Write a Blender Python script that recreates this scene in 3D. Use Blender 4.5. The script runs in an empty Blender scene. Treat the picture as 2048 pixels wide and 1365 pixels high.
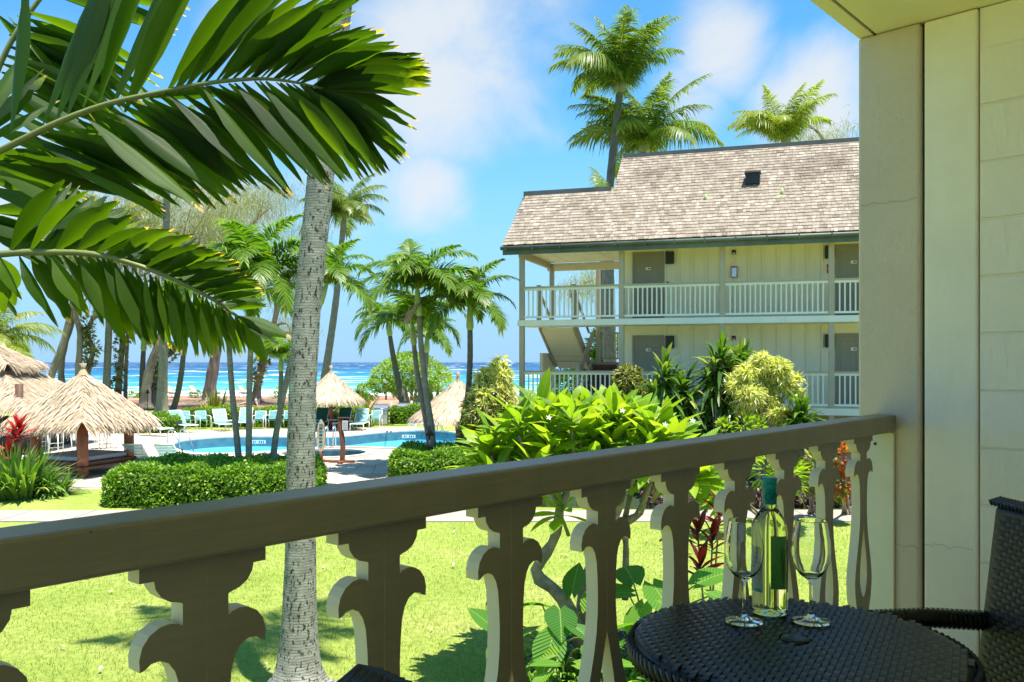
import bpy, bmesh, math, random
import numpy as np
from mathutils import Vector, Matrix, Euler
R = math.radians
random.seed(7); rng = np.random.default_rng(7)
sc = bpy.context.scene
C = sc.collection
F_PX = 1750.0; EYE = 3.4; HZ = 725.0

# ---------------------------------------------------------------- camera
cd = bpy.data.cameras.new('camera'); cam = bpy.data.objects.new('camera', cd); C.objects.link(cam)
cam.location = (0, 0, EYE); cam.rotation_euler = (R(90), 0, 0)
cd.sensor_width = 36.0; cd.lens = F_PX / 2048 * 36.0
cd.shift_y = (HZ - 682.5) / 2048
cd.clip_start = 0.05; cd.clip_end = 60000
sc.camera = cam

# ---------------------------------------------------------------- sky, sun, exposure
SUN_EL = 77.0
sun_h = Vector((0.78, -0.62)).normalized()
sun_dir = Vector((sun_h.x * math.cos(R(SUN_EL)), sun_h.y * math.cos(R(SUN_EL)), math.sin(R(SUN_EL))))
w = bpy.data.worlds.new('World'); sc.world = w; w.use_nodes = True
nt = w.node_tree; N = nt.nodes; L = nt.links
bg = N['Background']
sky = N.new('ShaderNodeTexSky'); sky.sky_type = 'NISHITA'; sky.sun_disc = False
sky.sun_elevation = R(SUN_EL); sky.sun_rotation = math.atan2(sun_h.x, sun_h.y)
sky.air_density = 1.0; sky.dust_density = 0.25; sky.ozone_density = 3.0; sky.altitude = 0
hs = N.new('ShaderNodeHueSaturation'); hs.inputs['Saturation'].default_value = 1.15; hs.inputs['Value'].default_value = 1.0
L.new(sky.outputs[0], hs.inputs['Color'])
tint = N.new('ShaderNodeMix'); tint.data_type = 'RGBA'; tint.blend_type = 'MULTIPLY'; tint.inputs['Factor'].default_value = 1
tint.inputs['B'].default_value = (.66, 1.10, 1.10, 1); L.new(hs.outputs[0], tint.inputs['A'])
tcs = N.new('ShaderNodeTexCoord'); spz = N.new('ShaderNodeSeparateXYZ'); L.new(tcs.outputs['Generated'], spz.inputs[0])
hzr = N.new('ShaderNodeMapRange'); hzr.interpolation_type = 'SMOOTHSTEP'; hzr.inputs['From Min'].default_value = 0.0; hzr.inputs['From Max'].default_value = .32
hzr.inputs['To Min'].default_value = .92; hzr.inputs['To Max'].default_value = 0.0; L.new(spz.outputs['Z'], hzr.inputs['Value'])
hmix = N.new('ShaderNodeMix'); hmix.data_type = 'RGBA'; L.new(hzr.outputs[0], hmix.inputs['Factor']); L.new(tint.outputs['Result'], hmix.inputs['A'])
hmix.inputs['B'].default_value = (1.75, 3.05, 4.7, 1)
tc = N.new('ShaderNodeTexCoord')
def pxdir(x, y): return Vector(((x - 1024) / F_PX, 1.0, (HZ - y) / F_PX)).normalized()
mp = N.new('ShaderNodeMapping'); mp.inputs['Scale'].default_value = (1, 1, 1.5)
L.new(tc.outputs['Generated'], mp.inputs['Vector'])
nz = N.new('ShaderNodeTexNoise'); nz.inputs['Scale'].default_value = 5.5; nz.inputs['Detail'].default_value = 7
nz.inputs['Roughness'].default_value = 0.55; nz.inputs['Distortion'].default_value = 0.35
L.new(mp.outputs[0], nz.inputs['Vector'])
acc = None
for (cx, cy, rad, amp) in [(900, 120, .20, .95), (700, 330, .17, .5), (860, 400, .10, .85), (1450, 90, .10, .95), (1620, 200, .13, .85),
                           (1380, 200, .09, .7), (330, 420, .22, .75), (60, 250, .2, .8), (560, 120, .14, .8), (-500, 200, .3, .8),
                           (2500, 250, .3, .8)]:
    d = N.new('ShaderNodeVectorMath'); d.operation = 'DISTANCE'; d.inputs[1].default_value = pxdir(cx, cy)
    L.new(tc.outputs['Generated'], d.inputs[0])
    mr = N.new('ShaderNodeMapRange'); mr.interpolation_type = 'SMOOTHSTEP'
    mr.inputs['From Min'].default_value = rad; mr.inputs['From Max'].default_value = rad * .1
    mr.inputs['To Min'].default_value = 0; mr.inputs['To Max'].default_value = amp
    L.new(d.outputs['Value'], mr.inputs['Value'])
    if acc is None: acc = mr.outputs[0]
    else:
        a = N.new('ShaderNodeMath'); a.operation = 'MAXIMUM'; L.new(acc, a.inputs[0]); L.new(mr.outputs[0], a.inputs[1]); acc = a.outputs[0]
ad = N.new('ShaderNodeMath'); ad.operation = 'MULTIPLY_ADD'; ad.inputs[1].default_value = .55
L.new(acc, ad.inputs[0]); L.new(nz.outputs['Fac'], ad.inputs[2])
cm = N.new('ShaderNodeMapRange'); cm.interpolation_type = 'SMOOTHSTEP'
cm.inputs['From Min'].default_value = .60; cm.inputs['From Max'].default_value = 1.08; cm.inputs['To Max'].default_value = .92
L.new(ad.outputs[0], cm.inputs['Value'])
mx = N.new('ShaderNodeMix'); mx.data_type = 'RGBA'
L.new(cm.outputs[0], mx.inputs['Factor']); L.new(hmix.outputs['Result'], mx.inputs['A'])
mx.inputs['B'].default_value = (3.9, 4.1, 4.3, 1)
L.new(mx.outputs['Result'], bg.inputs['Color'])
bg.inputs['Strength'].default_value = 0.095
sl = bpy.data.lights.new('sun', 'SUN'); so = bpy.data.objects.new('sun', sl); C.objects.link(so)
sl.energy = 4.8; sl.angle = R(0.53); sl.color = (1.0, .955, .88)
so.rotation_euler = sun_dir.to_track_quat('Z', 'Y').to_euler(); so.location = (0, 0, 30)
sc.view_settings.view_transform = 'Standard'; sc.view_settings.look = 'None'
sc.view_settings.exposure = 1.17; sc.view_settings.gamma = 1.0; sc.view_settings.use_curve_mapping = False
cy = sc.cycles
cy.use_denoising = True; cy.max_bounces = 10; cy.diffuse_bounces = 5; cy.glossy_bounces = 4
cy.transmission_bounces = 10; cy.transparent_max_bounces = 8; cy.caustics_reflective = False; cy.caustics_refractive = False
cy.sample_clamp_indirect = 6.0

# ---------------------------------------------------------------- helpers
def P(x, y, D): return Vector(((x - 1024) / F_PX * D, D, EYE - (y - HZ) / F_PX * D))
def GD(y, z=0.0): return F_PX * (EYE - z) / (y - HZ)
def G(x, y, z=0.0):
    D = GD(y, z); return Vector(((x - 1024) / F_PX * D, D, z))
def PX(x, D): return (x - 1024) / F_PX * D

def s2l(r, g, b):
    f = lambda c: (c / 255 / 12.92) if c / 255 <= .04045 else ((c / 255 + .055) / 1.055) ** 2.4
    return (f(r), f(g), f(b), 1)

class NT:
    def __init__(self, name):
        self.m = bpy.data.materials.new(name); self.m.use_nodes = True
        self.t = self.m.node_tree; self.n = self.t.nodes; self.l = self.t.links
        self.b = self.n['Principled BSDF']; self.out = self.n['Material Output']
    def new(self, k, **kw):
        nd = self.n.new(k)
        for a, v in kw.items():
            if a in nd.inputs.keys() if hasattr(nd.inputs, 'keys') else False: nd.inputs[a].default_value = v
            else: setattr(nd, a, v)
        return nd
    def link(self, a, b): self.l.new(a, b)
    def noise(self, scale, detail=4, rough=.55, vec=None, mscale=None, coord='Object'):
        tcn = self.n.new('ShaderNodeTexCoord'); src = tcn.outputs[coord]
        if mscale is not None:
            m = self.n.new('ShaderNodeMapping'); m.inputs['Scale'].default_value = mscale; self.link(src, m.inputs['Vector']); src = m.outputs[0]
        nn = self.n.new('ShaderNodeTexNoise'); nn.inputs['Scale'].default_value = scale; nn.inputs['Detail'].default_value = detail
        nn.inputs['Roughness'].default_value = rough; self.link(src, nn.inputs['Vector']); return nn.outputs['Fac']
    def ramp(self, fac, stops):
        r = self.n.new('ShaderNodeValToRGB'); e = r.color_ramp.elements
        while len(e) < len(stops): e.new(.5)
        for i, (p, c) in enumerate(stops): e[i].position = p; e[i].color = c if len(c) == 4 else (*c, 1)
        self.link(fac, r.inputs['Fac']); return r.outputs['Color']
    def mix(self, a, b, fac, mode='MIX'):
        m = self.n.new('ShaderNodeMix'); m.data_type = 'RGBA'; m.blend_type = mode
        for s, v in (('A', a), ('B', b), ('Factor', fac)):
            if isinstance(v, (int, float)): m.inputs[s].default_value = v
            elif isinstance(v, tuple): m.inputs[s].default_value = v if len(v) == 4 else (*v, 1)
            else: self.link(v, m.inputs[s])
        return m.outputs['Result']
    def math(self, op, a, b=None, c=None):
        m = self.n.new('ShaderNodeMath'); m.operation = op
        for i, v in enumerate((a, b, c)):
            if v is None: continue
            if isinstance(v, (int, float)): m.inputs[i].default_value = v
            else: self.link(v, m.inputs[i])
        return m.outputs[0]
    def bump(self, h, strength=.3, dist=.02):
        b = self.n.new('ShaderNodeBump'); b.inputs['Strength'].default_value = strength; b.inputs['Distance'].default_value = dist
        self.link(h, b.inputs['Height']); self.link(b.outputs[0], self.b.inputs['Normal']); return b
    def attr(self, name):
        a = self.n.new('ShaderNodeAttribute'); a.attribute_name = name; return a.outputs['Fac']
    def rand(self):
        o = self.n.new('ShaderNodeObjectInfo'); return o.outputs['Random']
    def col(self, v):
        if isinstance(v, tuple): self.b.inputs['Base Color'].default_value = v if len(v) == 4 else (*v, 1)
        else: self.link(v, self.b.inputs['Base Color'])
    def set(self, **kw):
        for k, v in kw.items(): self.b.inputs[k.replace('_', ' ')].default_value = v

def paint(name, c, rough=.55, var=.12, scale=3.0, bump=.08, bscale=40, spec=.4, grime=.0):
    m = NT(name)
    n1 = m.noise(scale, 5); a = tuple(x * (1 - var) for x in c[:3]); b = tuple(min(1, x * (1 + var)) for x in c[:3])
    col = m.ramp(n1, [(.3, a), (.7, b)])
    if grime:
        g = m.noise(1.3, 6, .65, mscale=(1, 1, .25)); gf = m.ramp(g, [(.5, (0, 0, 0)), (.75, (grime,) * 3)])
        col = m.mix(col, tuple(x * .45 for x in c[:3]), gf)
    m.col(col); m.set(Roughness=rough, Specular_IOR_Level=spec)
    m.bump(m.noise(bscale, 3), bump, .01)
    return m.m

def leafmat(name, stops, trans=.35, tcol=None, rough=.42, attr='var', tip=None, spec=.4, vein=None):
    m = NT(name)
    f = m.rand() if attr == 'random' else m.attr('var')
    col = m.ramp(f, stops)
    if vein:
        tcn = m.n.new('ShaderNodeTexCoord'); sp_ = m.n.new('ShaderNodeSeparateXYZ'); m.link(tcn.outputs['Object'], sp_.inputs[0])
        if vein == 'pleat':
            ph = m.math('SINE', m.math('MULTIPLY', m.attr('cc'), 44.0)); m.bump(ph, .22, .003)
            col = m.mix(col, (.86, .88, .86, 1), m.ramp(ph, [(.2, (1, 1, 1)), (.8, (0, 0, 0))]), 'MULTIPLY')
            ye = m.noise(6, 4, .6); col = m.mix(col, (.17, .22, .015), m.ramp(m.math('ADD', m.math('MULTIPLY', m.attr('tt'), .35), ye), [(.84, (0, 0, 0)), (1.0, (.7, .7, .7))]))
        else:
            ay = m.math('ABSOLUTE', sp_.outputs['Y']); rib = m.ramp(ay, [(.008, (1, 1, 1)), (.016, (0, 0, 0))])
            ph = m.math('SINE', m.math('MULTIPLY', m.math('SUBTRACT', sp_.outputs['X'], m.math('MULTIPLY', ay, .9)), 70.0 if vein == 'taro' else 110.0))
            m.bump(ph, .55 if vein == 'taro' else .25, .02); vn = m.ramp(ph, [(.86, (0, 0, 0)), (1, (.35, .35, .35))])
            col = m.mix(col, (.30, .42, .10), m.math('MAXIMUM', m.math('MULTIPLY', rib, .8), vn))
    if tip is not None:
        t = m.attr('tt'); nn = m.noise(25, 3)
        k = m.math('ADD', t, m.math('MULTIPLY_ADD', nn, .5, -.25))
        col = m.mix(col, tip[1], m.ramp(k, [(tip[0], (0, 0, 0)), (min(1, tip[0] + .12), (1, 1, 1))]))
    m.col(col); m.set(Roughness=rough, Specular_IOR_Level=spec)
    tr = m.n.new('ShaderNodeBsdfTranslucent')
    tm = m.mix(col, tcol or (1.6, 1.9, .5, 1), 1.0, 'MULTIPLY'); m.link(tm, tr.inputs['Color'])
    ms = m.n.new('ShaderNodeMixShader'); ms.inputs['Fac'].default_value = trans
    m.link(m.b.outputs[0], ms.inputs[1]); m.link(tr.outputs[0], ms.inputs[2]); m.link(ms.outputs[0], m.out.inputs['Surface'])
    return m.m

class MB:
    def __init__(self): self.v = []; self.f = []; self.mi = []; self.cur = 0
    def add(self, vs, fs):
        o = len(self.v); self.v += [tuple(p) for p in vs]; self.f += [tuple(i + o for i in q) for q in fs]; self.mi += [self.cur] * len(fs); return self
    def box(self, c, s, rz=0.0, M=None):
        c = Vector(c); h = Vector(s) / 2; m = M if M is not None else Matrix.Rotation(rz, 3, 'Z')
        vs = [c + m @ Vector((x * h.x, y * h.y, z * h.z)) for x in (-1, 1) for y in (-1, 1) for z in (-1, 1)]
        return self.add(vs, [(0, 1, 3, 2), (4, 6, 7, 5), (0, 4, 5, 1), (2, 3, 7, 6), (0, 2, 6, 4), (1, 5, 7, 3)])
    def bx(self, x0, x1, y0, y1, z0, z1): return self.box(((x0 + x1) / 2, (y0 + y1) / 2, (z0 + z1) / 2), (x1 - x0, y1 - y0, z1 - z0))
    def bar(self, a, b, w, h, up=(0, 0, 1)):
        a = Vector(a); b = Vector(b); d = (b - a); l = d.length; d.normalize(); u = Vector(up)
        s = d.cross(u); s = s.normalized() if s.length > 1e-5 else Vector((1, 0, 0)); u = s.cross(d)
        return self.box((a + b) / 2, (l, w, h), M=Matrix((d, s, u)).transposed())
    def tube(self, path, rad, n=10, cap=True):
        path = [Vector(p) for p in path]; k = len(path)
        if isinstance(rad, (int, float)): rad = [rad] * k
        vs = []; fs = []; pu = None
        for i, p in enumerate(path):
            t = (path[min(i + 1, k - 1)] - path[max(i - 1, 0)]).normalized()
            if pu is None: pu = t.orthogonal().normalized()
            pu = (pu - t * pu.dot(t)).normalized(); w_ = t.cross(pu)
            for j in range(n):
                a = 2 * math.pi * j / n; vs.append(p + (pu * math.cos(a) + w_ * math.sin(a)) * rad[i])
        for i in range(k - 1):
            for j in range(n):
                fs.append((i * n + j, i * n + (j + 1) % n, (i + 1) * n + (j + 1) % n, (i + 1) * n + j))
        if cap: fs.append(tuple(range(n - 1, -1, -1))); fs.append(tuple((k - 1) * n + j for j in range(n)))
        return self.add(vs, fs)
    def lathe(self, prof, n=40, c=(0, 0, 0), a0=0, a1=2 * math.pi):
        full = abs(a1 - a0 - 2 * math.pi) < 1e-6; m = n if full else n + 1; vs = []; fs = []
        for r, z in prof:
            for j in range(m):
                a = a0 + (a1 - a0) * j / n; vs.append((c[0] + r * math.cos(a), c[1] + r * math.sin(a), c[2] + z))
        for i in range(len(prof) - 1):
            for j in range(n):
                j2 = (j + 1) % m; fs.append((i * m + j, i * m + j2, (i + 1) * m + j2, (i + 1) * m + j))
        return self.add(vs, fs)
    def prism(self, poly, z0, z1):
        n = len(poly); vs = [(x, y, z0) for x, y in poly] + [(x, y, z1) for x, y in poly]
        return self.add(vs, [tuple(range(n - 1, -1, -1)), tuple(range(n, 2 * n))] + [(i, (i + 1) % n, n + (i + 1) % n, n + i) for i in range(n)])
    def mesh(self, name, mat, smooth=False):
        me = bpy.data.meshes.new(name); me.from_pydata(self.v, [], self.f)
        for m in (mat if isinstance(mat, (list, tuple)) else [mat]): me.materials.append(m)
        if any(self.mi): me.polygons.foreach_set('material_index', self.mi)
        if smooth: me.polygons.foreach_set('use_smooth', [True] * len(me.polygons))
        me.update(); return me
    def build(self, name, mat, parent=None, smooth=False, bevel=0, loc=None):
        o = bpy.data.objects.new(name, self.mesh(name, mat, smooth)); C.objects.link(o)
        if parent is not None: o.parent = parent
        if loc is not None: o.location = loc
        if bevel:
            b = o.modifiers.new('bevel', 'BEVEL'); b.width = bevel; b.segments = 2; b.limit_method = 'ANGLE'
        return o

def tag(o, label=None, cat=None, group=None, kind=None):
    if label: o['label'] = label
    if cat: o['category'] = cat
    if group: o['group'] = group
    if kind: o['kind'] = kind
    return o
def thing(name, label, cat, loc=(0, 0, 0), rz=0.0, group=None):
    o = bpy.data.objects.new(name, None); C.objects.link(o); o.location = loc; o.rotation_euler = (0, 0, rz); o.empty_display_size = .2
    return tag(o, label, cat, group)
def link(name, me, parent=None, M=None):
    o = bpy.data.objects.new(name, me); C.objects.link(o)
    if parent is not None: o.parent = parent
    if M is not None: o.matrix_local = M
    return o

def unit(a): return a / np.maximum(np.linalg.norm(a, axis=1, keepdims=True), 1e-9)
def strips(P0, D, U, Ln, W, droop, prof, fold=0.0, var=None):
    """many leaves as one mesh: returns verts, quads, var, tt"""
    P0 = np.asarray(P0, float); n = len(P0); D = unit(np.asarray(D, float)); U = np.asarray(U, float)
    Sd = np.cross(D, U); Sd = unit(Sd + 1e-6); Nn = np.cross(Sd, D)
    S = len(prof) - 1; ts = np.linspace(0, 1, S + 1)
    V = np.zeros((n, S + 1, 2, 3))
    dn = np.array([0, 0, -1.0])
    for k, t in enumerate(ts):
        c = P0 + D * (Ln * t)[:, None] + dn * (droop * Ln * t * t)[:, None]
        hw = (W * .5 * prof[k])[:, None]
        V[:, k, 0] = c - Sd * hw + Nn * hw * fold; V[:, k, 1] = c + Sd * hw + Nn * hw * fold
    base = (np.arange(n) * (S + 1) * 2)[:, None]
    q = np.array([[2 * k, 2 * k + 1, 2 * k + 3, 2 * k + 2] for k in range(S)]).reshape(1, -1)
    Fq = (base + q).reshape(-1, 4)
    va = np.repeat(rng.random(n) if var is None else var, (S + 1) * 2)
    tt = np.tile(np.repeat(ts, 2), n)
    return V.reshape(-1, 3), Fq, va, tt
def npmesh(name, parts, mat, smooth=False, flat=False):
    vs = []; fs = []; va = []; tt = []; o = 0
    for (v, f, a, t) in parts:
        vs.append(v); fs.append(f + o); va.append(a); tt.append(t); o += len(v)
    v = np.concatenate(vs); f = np.concatenate(fs); a = np.concatenate(va); t = np.concatenate(tt)
    k = f.shape[1]
    me = bpy.data.meshes.new(name); me.vertices.add(len(v)); me.vertices.foreach_set('co', v.astype(np.float32).ravel())
    me.loops.add(f.size); me.loops.foreach_set('vertex_index', f.astype(np.int32).ravel())
    me.polygons.add(len(f)); me.polygons.foreach_set('loop_start', np.arange(0, f.size, k, dtype=np.int32))
    try: me.polygons.foreach_set('loop_total', np.full(len(f), k, dtype=np.int32))
    except Exception: pass
    if smooth: me.polygons.foreach_set('use_smooth', np.ones(len(f), dtype=bool))
    for nm, arr in (('var', a), ('tt', t)):
        at = me.attributes.new(nm, 'FLOAT', 'POINT'); at.data.foreach_set('value', arr.astype(np.float32))
    me.materials.append(mat); me.update(calc_edges=True); me.validate()
    if flat: me.shade_flat()
    return me
def rdir(n):
    return unit(rng.normal(size=(n, 3)))
LEAF = [.12, 1, .85, .05]
def blobpts(blobs, n, shell=.5):
    vol = np.array([b[1][0] * b[1][1] * b[1][2] for b in blobs]) ** (2 / 3); pr = vol / vol.sum()
    idx = rng.choice(len(blobs), n, p=pr); c = np.array([b[0] for b in blobs])[idx]; r = np.array([b[1] for b in blobs])[idx]
    d = rdir(n); rad = shell + (1 - shell) * rng.random(n) ** .5
    return c + d * r * rad[:, None], d
def cloud(name, mat, blobs, n, Ln, W, droop=.2, shell=.6, out=.7, parent=None, prof=LEAF, upmix=.3, fold=.25, flat=None):
    p, d = blobpts(blobs, n, shell)
    if flat is not None: p = p[p[:, 2] > flat]; d = d[:len(p)] if False else rdir(len(p)) * .5 + unit(p - np.mean([b[0] for b in blobs], axis=0)) * .5
    n = len(p)
    D = unit(d * out + rdir(n) * (1 - out) + np.array([0, 0, upmix])); U = unit(rdir(n) * .6 + np.array([0, 0, 1.0]))
    ln = Ln * (.7 + .6 * rng.random(n)); wd = W * (.7 + .6 * rng.random(n))
    me = npmesh(name, [strips(p, D, U, ln, wd, np.full(n, droop) * (.5 + rng.random(n)), prof, fold)], mat)
    return link(name, me, parent)

# ---------------------------------------------------------------- materials
M = {}
m = NT('taupe_paint')
n1 = m.noise(4, 5); gr = m.noise(6, 6, .7, mscale=(1, 14, 14)); sp1 = m.noise(55, 2, .5); dr = m.noise(9, 4, .6, mscale=(1, 1, .08))
c = m.ramp(n1, [(.3, (.25, .203, .142)), (.7, (.305, .25, .176))]); c = m.mix(c, m.ramp(gr, [(.3, (.86, .86, .85)), (.7, (1.08, 1.08, 1.07))]), .8, 'MULTIPLY')
c = m.mix(c, (.10, .07, .045), m.ramp(dr, [(.62, (0, 0, 0)), (.72, (.35, .35, .35))])); c = m.mix(c, (.09, .075, .06), m.ramp(sp1, [(.735, (0, 0, 0)), (.76, (.8, .8, .8))]))
m.col(c); m.set(Roughness=.42, Specular_IOR_Level=.4); m.bump(gr, .12, .01); M['taupe'] = m.m
M['cream'] = paint('cream_paint', (.72, .63, .47), .6, .06, 5, .1, 60)
M['wallcream'] = paint('wall_cream', (.95, .83, .74), .7, .07, 2.5, .55, 14, grime=.10)
M['pilaster'] = paint('pilaster_taupe', (.66, .535, .44), .75, .08, 2.0, .35, 45, grime=.2)
M['soffit'] = paint('soffit_paint', (.90, .79, .56), .7, .06, 2.0, .15, 50)
M['b_wall'] = paint('building_wall', (.80, .71, .54), .7, .05, 1.0, .05, 30)
M['b_post'] = paint('building_post', (.46, .38, .275), .65, .06, 2, .05, 30)
M['b_white'] = paint('building_white', (.80, .78, .68), .55, .05, 2, .04, 30)
M['b_door'] = paint('door_taupe', (.27, .235, .185), .5, .06, 2, .04, 30)
M['gutter'] = paint('gutter_copper', (.10, .12, .095), .5, .35, 1.2, .05, 30)
M['dark'] = paint('dark_metal', (.02, .022, .022), .45, .2, 4, .05, 30)
M['ridge'] = paint('ridge_cap', (.10, .10, .105), .6, .2, 2, .05, 20)
M['concrete'] = paint('concrete', (.34, .29, .24), .85, .10, 1.5, .3, 30, grime=.12)
M['whiteplastic'] = paint('white_frame', (.80, .80, .78), .4, .03, 4, .02, 40)
M['teal'] = paint('teal_strap', (.22, .48, .49), .5, .12, 8, .02, 40)
M['greentowel'] = paint('green_towel', (.008, .10, .085), .9, .15, 12, .2, 90)
M['steel'] = paint('steel', (.55, .56, .57), .25, .05, 4, .02, 40); M['steel'].node_tree.nodes['Principled BSDF'].inputs['Metallic'].default_value = .9
M['redwood'] = paint('red_wood', (.20, .075, .04), .6, .25, 6, .2, 40)
M['darkwood'] = paint('dark_wood', (.10, .048, .028), .65, .25, 6, .3, 40)
M['cushion'] = paint('cushion', (.25, .30, .36), .85, .05, 6, .1, 60)
M['black'] = paint('black_enamel', (.012, .012, .013), .4, .1, 4, .02, 40)
M['bluecup'] = paint('blue_cup', (.06, .10, .30), .4, .1, 4, .02, 40)
M['tilewhite'] = paint('white_tile', (.8, .8, .8), .3, .02, 4, .02, 40)
M['tilemark'] = paint('tile_mark', (.03, .05, .09), .4, .02, 4, .02, 40)
M['redtile'] = paint('extinguisher_red', (.35, .03, .025), .4, .1, 5, .02, 40)
M['yellow'] = paint('flower_yellow', (.75, .52, .03), .5, .1, 5, .02, 40)
M['flower'] = paint('petal_white', (.85, .82, .70), .5, .04, 5, .02, 40)
M['capsule'] = paint('teal_capsule', (.008, .26, .24), .35, .05, 6, .02, 60)
M['capsuledark'] = paint('capsule_mark', (.004, .10, .10), .4, .05, 6, .02, 60)
M['label'] = leafmat('wine_label', [(0, (.60, .70, .66)), (1, (.62, .72, .70))], .45, (1, 1, 1, 1), attr='random')
M['labelgreen'] = leafmat('label_teal', [(0, (.10, .28, .20)), (1, (.12, .30, .22))], .45, (1.3, 1.5, .9, 1), attr='random')
M['wicker'] = paint('wicker', (.011, .011, .012), .38, .25, 60, .1, 200, spec=.5)
M['sandals'] = paint('sandals', (.03, .025, .02), .7, .1, 4, .02, 40)

m = NT('grass_ground')
a = m.noise(.6, 5); b = m.noise(9, 6, .7); c = m.ramp(a, [(.3, (.25, .33, .06)), (.5, (.31, .385, .08)), (.72, (.38, .40, .12))])
m.col(m.mix(c, m.ramp(b, [(.35, (.62, .68, .55)), (.65, (1.2, 1.15, 1.0))]), .8, 'MULTIPLY')); m.set(Roughness=.9, Specular_IOR_Level=.15)
m.bump(m.noise(90, 4, .8), .8, .03); M['lawn'] = m.m
M['blade'] = leafmat('grass_blade', [(0, (.195, .275, .045)), (.6, (.30, .365, .07)), (1, (.41, .41, .15))], .3, rough=.6, spec=.2)
m = NT('dirt')
a = m.noise(.25, 6, .6); b = m.noise(4, 5, .7)
c = m.ramp(a, [(.35, (.24, .125, .08)), (.62, (.36, .24, .16)), (.8, (.44, .36, .26))])
m.col(m.mix(c, m.ramp(b, [(.3, (.75, .75, .75)), (.7, (1.2, 1.2, 1.2))]), .7, 'MULTIPLY')); m.set(Roughness=.95, Specular_IOR_Level=.1); m.bump(m.noise(6, 5), .6, .1); M['dirt'] = m.m
m = NT('flagstone')
r = m.rand(); a = m.noise(1.6, 6, .6); c = m.ramp(r, [(0, (.46, .36, .27)), (.35, (.54, .45, .35)), (.7, (.58, .50, .40)), (1, (.50, .38, .30))])
m.col(m.mix(c, m.ramp(a, [(.3, (.78, .76, .72)), (.7, (1.12, 1.1, 1.08))]), .8, 'MULTIPLY')); m.set(Roughness=.85, Specular_IOR_Level=.2); m.bump(m.noise(14, 5), .4, .02); M['stone'] = m.m
M['mortar'] = paint('mortar', (.40, .33, .26), .9, .15, 3, .3, 30)
M['coping'] = paint('coping', (.58, .50, .40), .8, .12, 2, .2, 25)
m = NT('pool_tile')
br = m.n.new('ShaderNodeTexBrick'); tcn = m.n.new('ShaderNodeTexCoord'); m.link(tcn.outputs['Object'], br.inputs['Vector'])
m.col(m.ramp(m.noise(2.5, 4), [(.3, (.06, .14, .17)), (.7, (.12, .24, .26))])); m.set(Roughness=.3); M['pooltile'] = m.m
m = NT('pool_floor'); m.col(m.ramp(m.noise(.8, 3), [(.3, (.22, .66, .92)), (.7, (.36, .78, .95))])); m.set(Roughness=.7); M['poolfloor'] = m.m
m = NT('pool_water')
m.set(Roughness=.03, IOR=1.33); m.b.inputs['Transmission Weight'].default_value = 1; m.col((.80, .95, 1.0))
m.bump(m.noise(2.6, 4, .6, mscale=(1, 1.6, 1)), .22, .12)
tr = m.n.new('ShaderNodeBsdfTransparent'); tr.inputs['Color'].default_value = (.86, .97, 1, 1)
gl = m.n.new('ShaderNodeBsdfGlossy'); gl.inputs['Roughness'].default_value = .05
m.link(m.n['Bump'].outputs[0], gl.inputs['Normal'])
ms = m.n.new('ShaderNodeMixShader'); ms.inputs[0].default_value = .10; m.link(tr.outputs[0], ms.inputs[1]); m.link(gl.outputs[0], ms.inputs[2])
m.link(ms.outputs[0], m.out.inputs['Surface']); M['poolwater'] = m.m
m = NT('sea')
tcn = m.n.new('ShaderNodeTexCoord'); sx = m.n.new('ShaderNodeSeparateXYZ'); m.link(tcn.outputs['Object'], sx.inputs[0])
ly = m.math('LOGARITHM', sx.outputs['Y'], 10.0)
wob = m.noise(.004, 4, .6, mscale=(1, .35, 1))
lyw = m.math('ADD', ly, m.math('MULTIPLY_ADD', wob, .5, -.25))
fac = m.math('MULTIPLY_ADD', lyw, 1 / 1.9, -2.05 / 1.9)
c = m.ramp(fac, [(0, (.22, .40, .33)), (.07, (.10, .34, .32)), (.16, (.022, .24, .28)), (.27, (.008, .15, .25)), (.42, (.005, .085, .19)), (.62, (.004, .05, .14))])
# breakers: foam in bands near the shore, small caps farther out
sxv = m.n.new('ShaderNodeCombineXYZ'); m.link(m.math('MULTIPLY', sx.outputs['X'], .035), sxv.inputs[0]); m.link(m.math('MULTIPLY', ly, 26.0), sxv.inputs[1])
fn = m.n.new('ShaderNodeTexNoise'); fn.inputs['Scale'].default_value = 1.0; fn.inputs['Detail'].default_value = 6; fn.inputs['Roughness'].default_value = .62; m.link(sxv.outputs[0], fn.inputs['Vector'])
near = m.ramp(m.math('MULTIPLY_ADD', ly, 2.0, -4.0), [(.0, (1, 1, 1)), (.36, (1, 1, 1)), (.62, (0, 0, 0))])
th = m.math('MULTIPLY_ADD', near, .13, m.math('ADD', fn.outputs['Fac'], 0))
foam = m.ramp(th, [(.585, (0, 0, 0)), (.64, (1, 1, 1))])
sxw = m.n.new('ShaderNodeCombineXYZ'); m.link(m.math('MULTIPLY', sx.outputs['X'], .012), sxw.inputs[0]); m.link(m.math('MULTIPLY', ly, 30.0), sxw.inputs[1])
fn2 = m.n.new('ShaderNodeTexNoise'); fn2.inputs['Scale'].default_value = 1.3; fn2.inputs['Detail'].default_value = 5; m.link(sxw.outputs[0], fn2.inputs['Vector'])
band = m.ramp(m.math('MULTIPLY_ADD', ly, 1.0, -2.2), [(.12, (0, 0, 0)), (.3, (1, 1, 1)), (.62, (1, 1, 1)), (.75, (0, 0, 0))])
foam2 = m.math('MULTIPLY', m.ramp(fn2.outputs['Fac'], [(.61, (0, 0, 0)), (.65, (1, 1, 1))]), band)
c = m.mix(c, (.78, .82, .82), foam); c = m.mix(c, (.78, .82, .82), foam2)
m.col(c); m.set(Roughness=.45, Specular_IOR_Level=.18); m.bump(m.noise(.35, 6, .7, mscale=(1, .5, 1)), .5, .4); M['sea'] = m.m
m = NT('cedar_shingle')
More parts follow.
